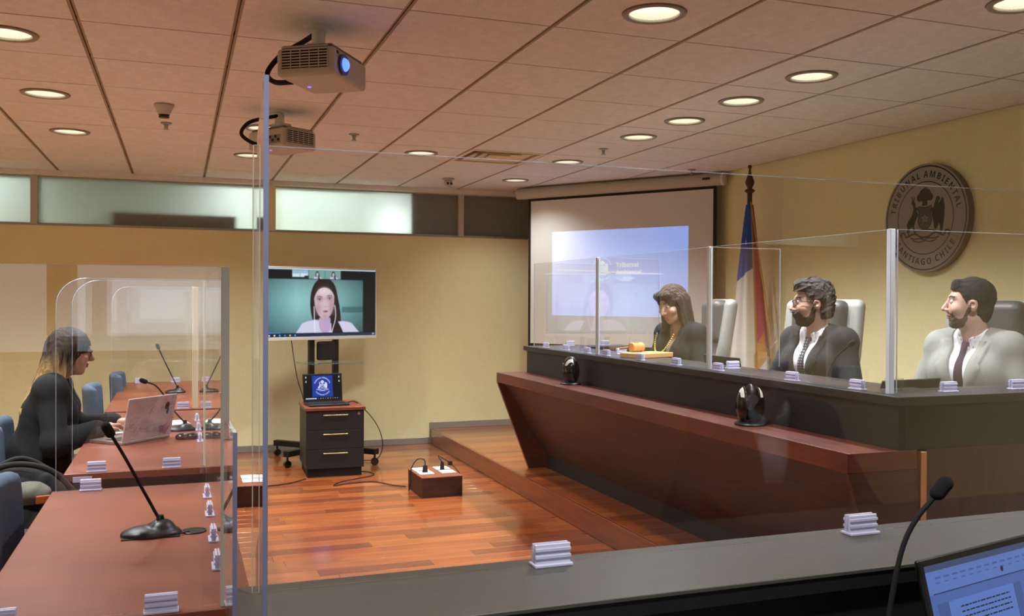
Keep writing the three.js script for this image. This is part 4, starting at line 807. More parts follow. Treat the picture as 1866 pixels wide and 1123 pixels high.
function headField(fem) {
  const j = fem ? 0.92 : 1;
  return (x, y, z) => {
    const ax = Math.abs(x);
    let d = ellipsoid(x, y, z, [0, 0.03, -0.012], [0.074, 0.086, 0.094]);
    d = smin(d, ellipsoid(x, y, z, [0, -0.03, 0.022], [0.061 * j, 0.083, 0.068]), 0.03);
    d = smin(d, ellipsoid(x, y, z, [0, -0.077, 0.026], [0.048 * j, 0.04, 0.05]), 0.025);
    d = smin(d, Math.hypot(x, y + 0.1, z - 0.064) - 0.017 * j, 0.02);
    d = smin(d, capsule(ax, y, z, [0.0, 0.03, 0.08], [0.04, 0.031, 0.066], 0.011, 0.01), 0.014);
    d = smin(d, Math.hypot(ax - 0.041, y + 0.026, z - 0.058) - 0.024, 0.022);
    d = -smin(-d, Math.hypot(ax - 0.031, y - 0.009, z - 0.098) - 0.0185, 0.008);
    d = smin(d, capsule(x, y, z, [0, 0.016, 0.088], [0, -0.027, 0.111], 0.0075, 0.0115), 0.01);
    d = smin(d, Math.hypot(ax - 0.011, y + 0.032, z - 0.098) - 0.0085, 0.006);
    d = Math.min(d, Math.hypot(ax - 0.031, y - 0.009, z - 0.0745) - 0.0128);
    d = smin(d, lipsUp(x, y, z), 0.004); d = smin(d, lipsLo(x, y, z), 0.004);
    const ear = Math.max(ellipsoid(ax, y, z, [0.077, -0.004, -0.012], [0.011, 0.032, 0.02]), -(Math.hypot(ax - 0.09, y + 0.001, z + 0.006) - 0.013));
    return smin(d, ear, 0.006);
  };
}
function person(o) {
  const t = thing('person', o.label, 'person', o.pos, o.turn); t.scale.setScalar(o.scale || 1);
  const sw = o.fem ? 0.88 : 1, Lm = new THREE.Matrix4().makeTranslation(0, 0.55, 0).multiply(new THREE.Matrix4().makeRotationX(o.lean || 0)).multiply(new THREE.Matrix4().makeTranslation(0, -0.55, 0)), Li = Lm.clone().invert();
  const q = (p) => V(...p).applyMatrix4(Li).toArray();       // arms are given in the seated frame, the torso is built upright and then leaned
  const arms2 = [1, -1].map((s, i) => { const a = o.arms[i]; return { s, sh: [s * 0.178 * sw, 1.085, -0.01], el: q(a.elbow), wr: q(a.wrist), n: V(...(a.up || [0, 1, 0])).transformDirection(Li) }; });
  const neckB = [0, 1.11, -0.015], hc = [0, 1.3, 0.03];
  const Hm = new THREE.Matrix4().makeTranslation(...hc).multiply(new THREE.Matrix4().makeRotationFromEuler(new THREE.Euler((o.headPitch || 0) - (o.lean || 0), o.headYaw || 0, o.headRoll || 0, 'YXZ'))), Hi = Hm.clone().invert();
  const nb = V(...neckB).applyMatrix4(Hi).toArray();
  const torso = (x, y, z, k) => { // k widens it for clothes
    let d = capsule(x, y, z, [-0.082 * sw, 0.965, 0.01], [0.082 * sw, 0.965, 0.01], 0.116 + k, 0.116 + k);
    d = smin(d, capsule(x, y, z, [-0.055, 0.74, 0.005], [0.055, 0.74, 0.005], (o.belly || 0.115) * (o.fem ? 0.92 : 1) + k, (o.belly || 0.115) * (o.fem ? 0.92 : 1) + k), 0.09);
    d = smin(d, capsule(x, y, z, [-0.085, 0.55, 0], [0.085, 0.55, 0], 0.118 + k, 0.118 + k), 0.08);
    d = smin(d, capsule(Math.abs(x), y, z, [0.02, 1.13, -0.02], [0.174 * sw, 1.09, -0.01], 0.056 + k * 0.7, 0.066 + k), 0.05);
    return d;
  };
  const arm = (x, y, z, k, cut = 1) => { let d = 9; for (const a of arms2) { const w = a.el.map((e, i) => e + (a.wr[i] - e) * cut); d = Math.min(d, smin(capsule(x, y, z, a.sh, a.el, 0.05 * (o.fem ? 0.88 : 1) + k, 0.043 * (o.fem ? 0.88 : 1) + k), capsule(x, y, z, a.el, w, 0.042 + k, 0.031 + k), 0.03)); } return d; };
  const bounds = (pad) => { const lo = [-0.3, 0.4, -0.22], hi = [0.31, 1.24, 0.25]; for (const a of arms2) for (const p of [a.el, a.wr]) for (let i = 0; i < 3; i++) { lo[i] = Math.min(lo[i], p[i] - pad); hi[i] = Math.max(hi[i], p[i] + pad); } return [lo, hi]; };
  // ---- body: head, neck, hands fine; the rest of the figure below the clothes
  const hf = headField(o.fem), S = o.skin, H = o.hairColor;
  const head = solid((x, y, z) => smin(hf(x, y, z), capsule(x, y, z, [0, -0.07, -0.025], nb, o.fem ? 0.046 : 0.056, o.fem ? 0.052 : 0.066), 0.03), [-0.11, -0.27, -0.16], [0.11, 0.13, 0.135], 0.0036);
  paint(head, (x, y, z) => {
    const ax = Math.abs(x), e = Math.hypot(ax - 0.031, y - 0.009, z - 0.0745);
    if (e < 0.0142 && z > 0.079) { const r = Math.hypot(ax - 0.031, y - 0.009); if (y > 0.0155) return S.map((c) => c * 0.75); return r < 0.0062 ? [0.03, 0.018, 0.012] : r < 0.0115 ? [0.62, 0.58, 0.55] : S.map((c) => c * 0.7); }
    if (Math.min(lipsUp(x, y, z), lipsLo(x, y, z)) < 0.0022) return o.fem ? [0.42, 0.13, 0.12] : [0.38, 0.17, 0.14];
    if (z > 0.04 && ax > 0.011 && ax < 0.052 && Math.abs(y - (0.036 - Math.abs(ax - 0.033) * 0.18)) < 0.0048) return H.map((c) => c * 0.9 + 0.01);
    const blush = 0.12 * sm(0.03, 0.0, Math.hypot(ax - 0.045, y + 0.025, z - 0.07)) + 0.15 * sm(0.02, 0.004, Math.hypot(x, y + 0.025, z - 0.108));
    const n = 1 + 0.08 * n3(x * 90, y * 90, z * 90, 7);
    return [S[0] * n, S[1] * n * (1 - blush), S[2] * n * (1 - blush)];
  });
  head.applyMatrix4(Hm).applyMatrix4(Lm);
  const pieces = [head];
  for (const a of arms2) {
    const d = V(...a.wr).sub(V(...a.el)).normalize(), up = a.n.clone().addScaledVector(d, -a.n.dot(d)).normalize(), side = d.clone().cross(up).normalize();
    const at = (f, s2, u) => V(...a.wr).addScaledVector(d, f).addScaledVector(side, s2).addScaledVector(up, u).toArray();
    const sgn = a.s, caps = [[at(-0.05, 0, 0), at(0.01, 0, 0), 0.027, 0.024], [at(0.01, 0.018, 0), at(0.08, 0.028, 0), 0.017, 0.012], [at(0.01, -0.018, 0), at(0.08, -0.028, 0), 0.017, 0.012], [at(0.01, 0, 0), at(0.085, 0, 0.002), 0.02, 0.014]];
    [0.068, 0.078, 0.074, 0.058].forEach((L, i) => { const s0 = (i - 1.5) * 0.0195 * sgn, b = at(0.085, s0, 0), k1 = at(0.085 + L * 0.45, s0 * 1.1, -0.006 - 0.002 * i), k2 = at(0.085 + L * 0.78, s0 * 1.12, -0.024), k3 = at(0.085 + L * 0.92, s0 * 1.12, -0.041); caps.push([b, k1, 0.0098, 0.009], [k1, k2, 0.009, 0.008], [k2, k3, 0.008, 0.007]); });
    const ts = -sgn; caps.push([at(0.02, 0.024 * ts, -0.004), at(0.055, 0.048 * ts, -0.012), 0.014, 0.0105], [at(0.055, 0.048 * ts, -0.012), at(0.085, 0.05 * ts, -0.022), 0.0105, 0.0085]);
    const lo = [9, 9, 9], hi = [-9, -9, -9]; for (const c of caps) for (const p of [c[0], c[1]]) for (let i = 0; i < 3; i++) { lo[i] = Math.min(lo[i], p[i] - 0.03); hi[i] = Math.max(hi[i], p[i] + 0.03); }
    const g = solid((x, y, z) => { let f = 9; caps.forEach((c, i) => { const e = capsule(x, y, z, ...c); f = smin(f, e, i < 4 ? 0.014 : 0.005); }); return f; }, lo, hi, 0.0042);
    paint(g, (x, y, z) => { const n = 1 + 0.1 * n3(x * 80, y * 80, z * 80, 9); return S.map((c) => c * n); });
    pieces.push(g.applyMatrix4(Lm));
  }
  const [blo, bhi] = bounds(0.08);
  const core = solid((x, y, z) => smin(torso(x, y, z, -0.012), arm(x, y, z, -0.006, 0.98), 0.03), blo, bhi, 0.016); paint(core, () => S); pieces.push(core.applyMatrix4(Lm));
  part(t, 'body', join(pieces), skinMat);
  // ---- clothes
  const Vtop = 1.15, Vlow = o.vLow ?? 0.76, vw = o.vWidth ?? 0.078;
  const jk = o.jacketThick ?? 0.016;
  const jacket = solid((x, y, z) => {
    const w = clamp((y - Vlow) / (Vtop - Vlow)) * vw, ax = Math.abs(x);
    const lap = z > 0.02 ? 0.007 * sm(0.062, 0.05, ax - w) * sm(Vlow + 0.03, Vlow + 0.1, y) * sm(1.14, 1.1, y) * sm(0, 0.004, ax - w) : 0;
    let d = smin(torso(x, y, z, jk), arm(x, y, z, jk - 0.003, o.sleeve ?? 0.93), 0.022) - lap - 0.0035 * n3(x * 22, y * 22, z * 22, 3) - 0.004 * n3(x * 9, y * 14, z * 9, 5);
    d = smin(d, Math.max(capsule(x, y, z, [0, 1.08, -0.03], [0, 1.17, -0.025], 0.086, 0.078), y - 1.165 + Math.max(0, z) * 0.9, z - 0.035), 0.012);
    if (y > Vlow - 0.05) d = Math.max(d, -Math.max(ax - w, -z - 0.01, Vlow - y));
    if (z > 0) d = Math.max(d, -(Math.max(Math.abs(ax - 0.0) - 0.0015, Vlow - 0.3 - y, y - Vlow, 0.06 - z) ));
    d = Math.max(d, -capsule(x, y, z, [0, 1.09, -0.01], [0, 1.25, 0.02], 0.066, 0.072));
    return d;
  }, blo.map((v) => v - 0.02), bhi.map((v) => v + 0.02), 0.0085);
  part(t, o.fem ? 'blazer' : 'jacket', jacket.applyMatrix4(Lm), o.jacket, o.jacketLabel);
  const zOn = (x, y, k) => { let z = 0.32; for (let i = 0; i < 70; i++) { const d = torso(x, y, z, k); if (d < 0.0005) break; z -= d * 0.9; if (z < -0.02) break; } return Math.max(z, 0.0); };
  if (o.lapel !== false) for (const s of [-1, 1]) {
    const P = [], I = [], rows = 26;
    for (let k = 0; k <= rows; k++) {
      const v = k / rows, y = Vlow + 0.012 + v * (1.125 - Vlow - 0.012), w = clamp((y - Vlow) / (Vtop - Vlow)) * vw, lw = v < 0.7 ? 0.008 + 0.062 * v / 0.7 : v < 0.77 ? 0.07 - 0.035 * (v - 0.7) / 0.07 : 0.046 - 0.01 * (v - 0.77) / 0.23;
      [[w - 0.003, -0.008], [w - 0.001, 0.008], [w + lw * 0.55, 0.011], [w + lw - 0.003, 0.0085], [w + lw, -0.004]].forEach(([x, dz]) => P.push(s * x, y, zOn(x, y, jk) + dz));
    }
    for (let k = 0; k < rows; k++) for (let i = 0; i < 4; i++) { const a = k * 5 + i; if (s > 0) I.push(a, a + 1, a + 5, a + 1, a + 6, a + 5); else I.push(a, a + 5, a + 1, a + 1, a + 5, a + 6); }
    const g = new THREE.BufferGeometry(); g.setAttribute('position', new THREE.Float32BufferAttribute(P, 3)); g.setIndex(I); g.computeVertexNormals(); const uv = []; for (let i = 0; i < P.length; i += 3) uv.push(P[i], P[i + 1]); g.setAttribute('uv', new THREE.Float32BufferAttribute(uv, 2));
    part(t, 'lapel', g.applyMatrix4(Lm), o.jacket);
  }
  const shirt = solid((x, y, z) => {
    let d = torso(x, y, z, 0.004);
    d = Math.max(d, -capsule(x, y, z, [0, 1.1, -0.015], [0, 1.25, 0.01], o.fem ? 0.07 : 0.05, o.fem ? 0.09 : 0.06));
    if (!o.fem) { const c = Math.max(Math.abs(capsule(x, y, z, [0, 1.08, -0.015], [0, 1.21, 0.006], 0.072, 0.066)) - 0.0045, y - 1.185 + 0.55 * Math.max(0, z + 0.02) + (z > 0.03 && Math.abs(x) < 0.01 ? 0.05 : 0), 1.08 - y); d = Math.min(d, c); }
    if (o.fem && y > 0.9 && z > 0) d = Math.max(d, -Math.max(Math.abs(x) - (y - 0.9) * 0.3, -z, 0.9 - y));
    return d;
  }, [-0.28, 0.42, -0.2], [0.28, 1.22, 0.22], 0.0085);
  part(t, 'shirt', shirt.applyMatrix4(Lm), o.shirt);
  if (o.sleeve === undefined || o.cuff) { const cf = []; for (const a of arms2) { const A = a.el.map((e, i) => e + (a.wr[i] - e) * 0.88), B = a.el.map((e, i) => e + (a.wr[i] - e) * 0.985); cf.push(bar(A, B, 0.0405, 18).applyMatrix4(Lm)); } part(t, 'cuff', cf, o.shirt); }
  if (o.tie) {
    const zAt = (x, y) => { let z = 0.25; for (let k = 0; k < 60; k++) { const d = torso(x, y, z, 0.004); if (d < 0.0005) break; z -= d * 0.9; } return z; };
    const P = [], I = [], rows = 22;
    for (let k = 0; k <= rows; k++) { const v = k / rows, y = 1.118 - v * (1.118 - (o.tieLow ?? 0.66)), hw = v < 0.08 ? 0.02 - v * 0.06 : 0.0155 + 0.024 * Math.min(1, (v - 0.08) * 1.35), lift = v < 0.1 ? 0.014 : 0.007; for (const [x, dz] of [[-hw, 0], [-hw * 0.6, lift], [hw * 0.6, lift], [hw, 0]]) P.push(x + (o.tieSway || 0) * v, y, Math.max(zAt(x, Math.min(y, 1.05)) - (y > 1.05 ? (y - 1.05) * 0.55 : 0), 0.045) + dz); }
    for (let k = 0; k < rows; k++) for (let i = 0; i < 3; i++) { const a = k * 4 + i; I.push(a, a + 4, a + 1, a + 1, a + 4, a + 5); }
    const g = new THREE.BufferGeometry(); g.setAttribute('position', new THREE.Float32BufferAttribute(P, 3)); g.setIndex(I); g.computeVertexNormals(); const uv = []; for (let i = 0; i < P.length; i += 3) uv.push(P[i], P[i + 1]); g.setAttribute('uv', new THREE.Float32BufferAttribute(uv, 2));
    part(t, 'tie', g.applyMatrix4(Lm), o.tie, o.tieLabel);
  }
  const legs = solid((x, y, z) => { const ax = Math.abs(x); let d = capsule(ax, y, z, [0.085, 0.54, 0.0], [0.11, 0.52, 0.36], 0.088, 0.066); d = smin(d, capsule(ax, y, z, [0.11, 0.51, 0.36], [0.115, 0.12, 0.27], 0.063, 0.05), 0.03); return smin(d, capsule(x, y, z, [-0.08, 0.56, -0.01], [0.08, 0.56, -0.01], 0.12, 0.12), 0.05); }, [-0.26, 0.06, -0.16], [0.26, 0.7, 0.5], 0.016);
  part(t, 'trousers', legs, o.trousers || o.jacket);
  for (const s of [-1, 1]) part(t, 'shoe', solid((x, y, z) => Math.max(smin(ellipsoid(x, y, z, [0.115 * s, 0.045, 0.34], [0.045, 0.045, 0.13]), capsule(x, y, z, [0.115 * s, 0.05, 0.27], [0.115 * s, 0.13, 0.27], 0.045, 0.045), 0.03), 0.002 - y), [0.115 * s - 0.07, -0.004, 0.19], [0.115 * s + 0.07, 0.18, 0.5], 0.012), M.gloss);
  // ---- hair, beard, glasses in the head's own frame
  const put = (g) => g.applyMatrix4(Hm).applyMatrix4(Lm);
  const hair = o.hair(hf), hg = solid(hair.f, hair.lo, hair.hi, 0.0048);
  paint(hg, hair.color || ((x, y, z) => { const n = 1 + 0.9 * n3(x * 260, y * 120, z * 260, 4); return H.map((c) => c * n); }));
  part(t, 'hair', put(hg), hairMat);
  if (o.beard) {
    const bg = solid((x, y, z) => {
      const ax = Math.abs(x), yb = z > 0.078 ? -0.041 : z > 0.03 ? -0.041 - 0.03 * Math.sin(clamp((0.078 - z) / 0.048) * 2.2) : z > 0.008 ? -0.065 + (0.03 - z) / 0.022 * 0.06 : 0.0;
      return Math.max(hf(x, y, z) - o.beard - 0.004 * n3(x * 160, y * 160, z * 160, 8), y - yb, -z - 0.004, 0.0035 - Math.min(lipsUp(x, y, z), lipsLo(x, y, z)), ax < 0.03 && y > -0.04 ? 1 : -1);
    }, [-0.09, -0.14, -0.02], [0.09, 0.02, 0.125], 0.0036);
    paint(bg, (x, y, z) => { const n = 1 + 0.9 * n3(x * 300, y * 300, z * 300, 6); return (o.beardColor || H).map((c) => c * n); });
    part(t, 'beard', put(bg), hairMat);
  }
  if (o.glasses) {
    const fr = [];
    for (const s of [-1, 1]) { const p = []; for (let k = 0; k <= 24; k++) { const a = k / 24 * Math.PI * 2; p.push([s * 0.034 + Math.sign(Math.cos(a)) * 0.026 * Math.pow(Math.abs(Math.cos(a)), 0.6), 0.006 + Math.sign(Math.sin(a)) * 0.016 * Math.pow(Math.abs(Math.sin(a)), 0.6), 0.1 - 0.01 * Math.abs(Math.cos(a)) * (Math.cos(a) * s > 0 ? 1 : 0)]); } fr.push(tube(p, 0.0021, 40, 6)); fr.push(tube([[s * 0.06, 0.012, 0.09], [s * 0.074, 0.012, 0.05], [s * 0.079, 0.012, 0.0], [s * 0.08, -0.004, -0.025]], 0.002, 20, 6)); }
    fr.push(tube([[-0.009, 0.01, 0.101], [0, 0.014, 0.105], [0.009, 0.01, 0.101]], 0.002, 8, 6));
    part(t, 'glasses', fr.map(put), M.gloss, 'dark framed glasses');
  }
  return t;
}
const shortHair = (len, curl, front, nape = 1) => (hf) => ({
  lo: [-0.12, -0.12, -0.15], hi: [0.12, 0.17, 0.14],
  f: (x, y, z) => {
    const lower = z > 0.052 ? 0.066 : z > 0.012 ? -0.005 + (z - 0.012) / 0.04 * 0.071 : z > -0.03 ? (Math.abs(x) > 0.055 ? 0.02 : -0.02) : -0.088;
    let d = smin(ellipsoid(x, y, z, [0, 0.036, -0.016], [0.079 + len * 0.6, 0.089 + len, 0.1 + len * 0.7]), ellipsoid(x, y, z, [0, -0.04, -0.055], [(0.068 + len * 0.4) * nape, 0.07 * nape, (0.05 + len * 0.5) * nape]), 0.03);
    if (front) d = smin(d, capsule(x, y, z, [-0.03, 0.098, 0.06], [0.03, 0.1, 0.06], 0.022 + front, 0.022 + front), 0.03);
    d -= curl * (n3(x * 75, y * 75, z * 75, 12) + 0.5 * n3(x * 150, y * 150, z * 150, 13));
    return Math.max(d, lower - y);
  },
});
const longHair = (strands, tint) => (hf) => ({
  lo: [-0.19, -0.42, -0.32], hi: [0.19, 0.15, 0.15],
  f: (x, y, z) => {
    let d = ellipsoid(x, y, z, [0, 0.034, -0.018], [0.09, 0.098, 0.108]);
    for (const s of strands) d = smin(d, capsule(x, y, z, ...s), 0.03);
    d -= 0.012 * n3(x * 170, y * 12, z * 170, 14);
    const cut = Math.max(ellipsoid(x, y, z, [0, -0.045, 0.1], [0.062, 0.105, 0.09]), y - 0.062);
    d = Math.max(d, -cut);
    return Math.max(d, -(capsule(x, y, z, [0, -0.07, 0.0], [0, -0.2, 0.02], 0.05, 0.06)));
  },
  color: tint,
});
const cloth = (c, s, amt = 0.16) => mat({ map: speckle(c, amt, s, 0.2), roughness: 0.92 });
const whiteShirt = cloth([226, 224, 228], 91, 0.04);
const darkSuit = cloth([30, 31, 32], 93, 0.3), greySuit = cloth([146, 146, 140], 95, 0.14), blackCloth = cloth([14, 14, 16], 97, 0.3);
// woman with the gavel
person({
  label: 'woman in a black blazer with long dark hair looking down behind the bench', pos: [3.225, 0.15, -5.36], turn: -1.38, lean: 0.18, fem: true,
  headYaw: 0.12, headPitch: 0.36, headRoll: 0.05, skin: [0.54, 0.34, 0.25], hairColor: [0.035, 0.022, 0.016],
  arms: [{ elbow: [0.27, 0.8, 0.14], wrist: [0.12, 0.79, 0.36] }, { elbow: [-0.27, 0.8, 0.12], wrist: [-0.12, 0.79, 0.36] }],
  jacket: blackCloth, shirt: cloth([40, 38, 34], 98), vLow: 0.8, vWidth: 0.07, trousers: blackCloth, jacketLabel: 'black blazer',
  hair: longHair([[[0.07, 0.03, -0.01], [0.085, -0.19, 0.04], 0.032, 0.02], [[-0.07, 0.03, -0.01], [-0.085, -0.19, 0.04], 0.032, 0.02], [[0, 0.0, -0.07], [0, -0.2, -0.07], 0.055, 0.05], [[0.05, 0.0, -0.05], [0.06, -0.2, -0.04], 0.05, 0.035], [[-0.05, 0.0, -0.05], [-0.06, -0.2, -0.04], 0.05, 0.035], [[-0.05, 0.085, 0.07], [0.05, 0.085, 0.07], 0.02, 0.02]], (x, y, z) => { const n = 1 + 0.8 * n3(x * 240, y * 30, z * 240, 4); return [0.05 * n, 0.033 * n, 0.022 * n]; }),
});
{ // beads
  const t = scene.children[scene.children.length - 1], p = []; for (let k = 0; k <= 30; k++) { const a = -1.35 + k / 30 * 2.7; p.push([Math.sin(a) * 0.085, 1.06 - Math.cos(a) * 0.16 + 0.06, 0.185 + Math.cos(a) * 0.075 + 0.02]); }
  part(t, 'necklace', p.map((q) => { const g = new THREE.SphereGeometry(0.0065, 8, 6); g.translate(...q); return g; }), mat({ color: 0xc9b34a, roughness: 0.4, metalness: 0.5 }), 'yellow bead necklace');
}
// bearded man in the dark suit
person({
  label: 'bearded man with glasses in a dark suit, white shirt and dotted tie', pos: [3.33, 0.15, -4.17], turn: -1.42, lean: 0.05, belly: 0.13,
  headYaw: -0.62, headPitch: 0.06, skin: [0.55, 0.33, 0.25], hairColor: [0.03, 0.028, 0.026], beard: 0.008, beardColor: [0.045, 0.038, 0.033], glasses: true,
  arms: [{ elbow: [0.29, 0.78, 0.06], wrist: [0.14, 0.79, 0.3] }, { elbow: [-0.29, 0.78, 0.08], wrist: [-0.14, 0.79, 0.32] }],
  jacket: darkSuit, shirt: whiteShirt, vLow: 0.7, vWidth: 0.085, jacketLabel: 'dark charcoal suit jacket',
  tie: mat({ map: texture(128, (u, v) => { const x = (u * 8) % 1 - 0.5, y = (v * 8) % 1 - 0.5; return Math.hypot(x, y) < 0.22 ? [190, 190, 196] : [44, 46, 54]; }, 0.12), roughness: 0.7 }), tieLabel: 'dark dotted tie',
  hair: shortHair(0.016, 0.016, 0.006),
});
// man in the light grey suit
person({
  label: 'man in a light grey suit and dark purple tie, looking away in profile', pos: [3.66, 0.15, -3.43], turn: -1.38, lean: 0.04, belly: 0.125,
  headYaw: -0.92, headPitch: 0.0, skin: [0.58, 0.36, 0.28], hairColor: [0.016, 0.014, 0.013], beard: 0.0028, beardColor: [0.13, 0.075, 0.052],
  arms: [{ elbow: [0.29, 0.78, 0.04], wrist: [0.15, 0.79, 0.28] }, { elbow: [-0.29, 0.78, 0.06], wrist: [-0.15, 0.79, 0.3] }],
  jacket: greySuit, shirt: whiteShirt, vLow: 0.72, vWidth: 0.078, tie: cloth([66, 46, 62], 99, 0.2), tieLabel: 'dark purple tie', jacketLabel: 'light grey suit jacket',
  hair: shortHair(0.007, 0.005, -0.007, 0.85),
});
// woman at the middle table
person({
  label: 'woman with long fair-ended hair and glasses in black, leaning over the marbled laptop', pos: [-0.69, 0, -5.05], turn: 1.62, lean: 0.23, fem: true, scale: 0.93,
  headYaw: 0.2, headPitch: 0.14, skin: [0.55, 0.31, 0.21], hairColor: [0.06, 0.035, 0.02], glasses: true,
  arms: [{ elbow: [0.29, 0.84, 0.2], wrist: [0.2, 0.862, 0.42] }, { elbow: [-0.28, 0.82, 0.14], wrist: [-0.04, 0.858, 0.34] }],
  jacket: blackCloth, shirt: blackCloth, vLow: 0.95, vWidth: 0.05, lapel: false, cuff: true, trousers: cloth([46, 54, 66], 101, 0.2), jacketLabel: 'black jacket', jacketThick: 0.026, belly: 0.15,
  hair: longHair([[[0.06, 0.03, -0.03], [0.12, -0.22, -0.08], 0.036, 0.016], [[-0.06, 0.03, -0.03], [-0.11, -0.2, -0.04], 0.034, 0.012], [[0, 0.0, -0.07], [0.01, -0.33, -0.155], 0.058, 0.022], [[0.05, 0.0, -0.06], [0.07, -0.3, -0.13], 0.048, 0.018], [[-0.05, 0.0, -0.06], [-0.07, -0.33, -0.19], 0.048, 0.022], [[-0.07, 0.0, -0.05], [-0.12, -0.29, -0.16], 0.036, 0.016], [[-0.07, -0.05, -0.02], [-0.13, -0.21, -0.07], 0.028, 0.01]], (x, y, z) => { const n = 1 + 0.9 * n3(x * 220, y * 24, z * 220, 4), k = sm(0.0, -0.2, y + 0.08 * n3(x * 60, y * 8, z * 60, 9)); return [(0.04 + 0.4 * k) * n, (0.025 + 0.24 * k) * n, (0.015 + 0.07 * k) * n]; }),
});

// clerk at the foreground counter, outside the frame: the large acrylic screen mirrors the dark suit
person({
  label: 'dark-suited clerk seated at the foreground counter, seen only mirrored in the large screen', pos: [1.86, -0.03, -0.42], turn: Math.PI + 0.3, lean: 0.22, belly: 0.125,
  headYaw: 0.05, headPitch: 0.2, skin: [0.55, 0.3, 0.21], hairColor: [0.02, 0.018, 0.016],
  arms: [{ elbow: [0.3, 0.8, 0.22], wrist: [0.14, 0.8, 0.44] }, { elbow: [-0.3, 0.8, 0.22], wrist: [-0.1, 0.8, 0.44] }],
  jacket: darkSuit, shirt: whiteShirt, vLow: 0.74, vWidth: 0.07, hair: shortHair(0.01, 0.006, 0.004),
});

// ------------------------------------------------------------------ things on the middle table and round it
const marble = canvasTexture(768, 512, (c, w, h) => {
  c.fillStyle = '#cdb9bd'; c.fillRect(0, 0, w, h);
  const blob = (x, y, r, col, a) => { c.globalAlpha = a; c.fillStyle = col; c.beginPath(); for (let k = 0; k <= 20; k++) { const q = k / 20 * Math.PI * 2, e = r * (0.7 + 0.6 * hash(k % 20, Math.round(r), Math.round(x))); c.lineTo(x + Math.cos(q) * e * 1.5, y + Math.sin(q) * e); } c.fill(); };
  for (let k = 0; k < 40; k++) blob(hash(k, 1, 3) * w, hash(k, 2, 3) * h, 30 + 70 * hash(k, 3, 3), ['#b9a0ae', '#d9cbc6', '#a992a8', '#c9a9a4', '#e4d9d2', '#9d8f9f', '#a8b0a8'][k % 7], 0.35);
  c.globalAlpha = 0.8; c.lineWidth = 4; for (let k = 0; k < 9; k++) { c.strokeStyle = ['#6f5468', '#8a5f66', '#5f6a80', '#f0e6e0'][k % 4]; c.beginPath(); let x = hash(k, 7, 1) * w, y = hash(k, 8, 1) * h; c.moveTo(x, y); for (let j = 0; j < 4; j++) { x += (hash(k, j, 11) - 0.4) * 200; y += (hash(k, j, 12) - 0.5) * 160; c.quadraticCurveTo(x - 40, y + 40, x, y); } c.stroke(); }
  c.globalAlpha = 1; c.fillStyle = '#8d4a52'; blob(640, 430, 60, '#8d4a52', 0.6); c.fillStyle = '#2b2126'; c.globalAlpha = 0.9; c.beginPath(); c.ellipse(630, 130, 34, 50, 0.3, 0, 7); c.fill(); c.beginPath(); c.ellipse(650, 200, 20, 40, 0.1, 0, 7); c.fill();
});
{
  const L = laptop('open laptop with a pink and grey marbled lid on the middle table', [-0.222, 0.75, -4.926], -2.334, 0.31, 0.215, 0.212, 0.22, null, { base: M.steel, lid: mat({ color: 0xbda7ad, roughness: 0.5 }), lidLabel: 'marbled pink and grey lid' });
  const lid = L.children.find((k) => k.name === 'lid'), g = new THREE.PlaneGeometry(0.304, 0.206); g.rotateY(Math.PI); g.translate(0, 0.106, -0.0068);
  part(lid, 'marbled_cover', g, mat({ map: marble, roughness: 0.45 }), 'marbled pink and grey print');
  const paper = (label, x, z, turn, w, d, m) => { const t = thing('paper_sheet', label, 'paper', [x, 0.75, z], turn); part(t, 'sheet', box(-w / 2, 0.0005, -d / 2, w / 2, 0.004, d / 2), m); return t; };
  paper('plain white sheet of paper beside the marbled laptop', -0.32, -5.22, 0.4, 0.2, 0.14, M.paper);
  paper('printed greenish leaflet behind the marbled laptop', 0.0, -5.52, 0.2, 0.1, 0.2, mat({ map: canvasTexture(128, 256, (c, w, h) => { c.fillStyle = '#d4d6c6'; c.fillRect(0, 0, w, h); c.strokeStyle = '#55604e'; for (let k = 0; k < 18; k++) { c.lineWidth = 2 + 3 * hash(k, 4, 4); c.beginPath(); c.moveTo(10 + 30 * hash(k, 1, 1), 10 + k * 13); c.lineTo(118 - 30 * hash(k, 2, 2), 14 + k * 13); c.stroke(); } }), roughness: 0.9 }));
  const m = thing('glasses_case', 'small black glasses case on the middle table', 'case', [0.045, 0.75, -4.87], 0.1);
  part(m, 'body', solid((x, y, z) => Math.max(smin(ellipsoid(x, y, z, [-0.025, 0.012, 0], [0.035, 0.02, 0.025]), ellipsoid(x, y, z, [0.025, 0.012, 0], [0.035, 0.02, 0.025]), 0.01), 0.001 - y), [-0.07, -0.004, -0.04], [0.07, 0.04, 0.04], 0.005), M.gloss);
  part(m, 'seam', box(-0.055, 0.014, 0.022, 0.055, 0.016, 0.026), M.matteBlack);
  // name holder hanging at the table edge
  const n = thing('edge_label', 'small pale plate at the front corner of the middle table', 'plate', [-0.36, 0.716, -4.036]); part(n, 'plate', box(-0.035, 0, 0, 0.035, 0.022, 0.003, 0.001), M.clip);
}
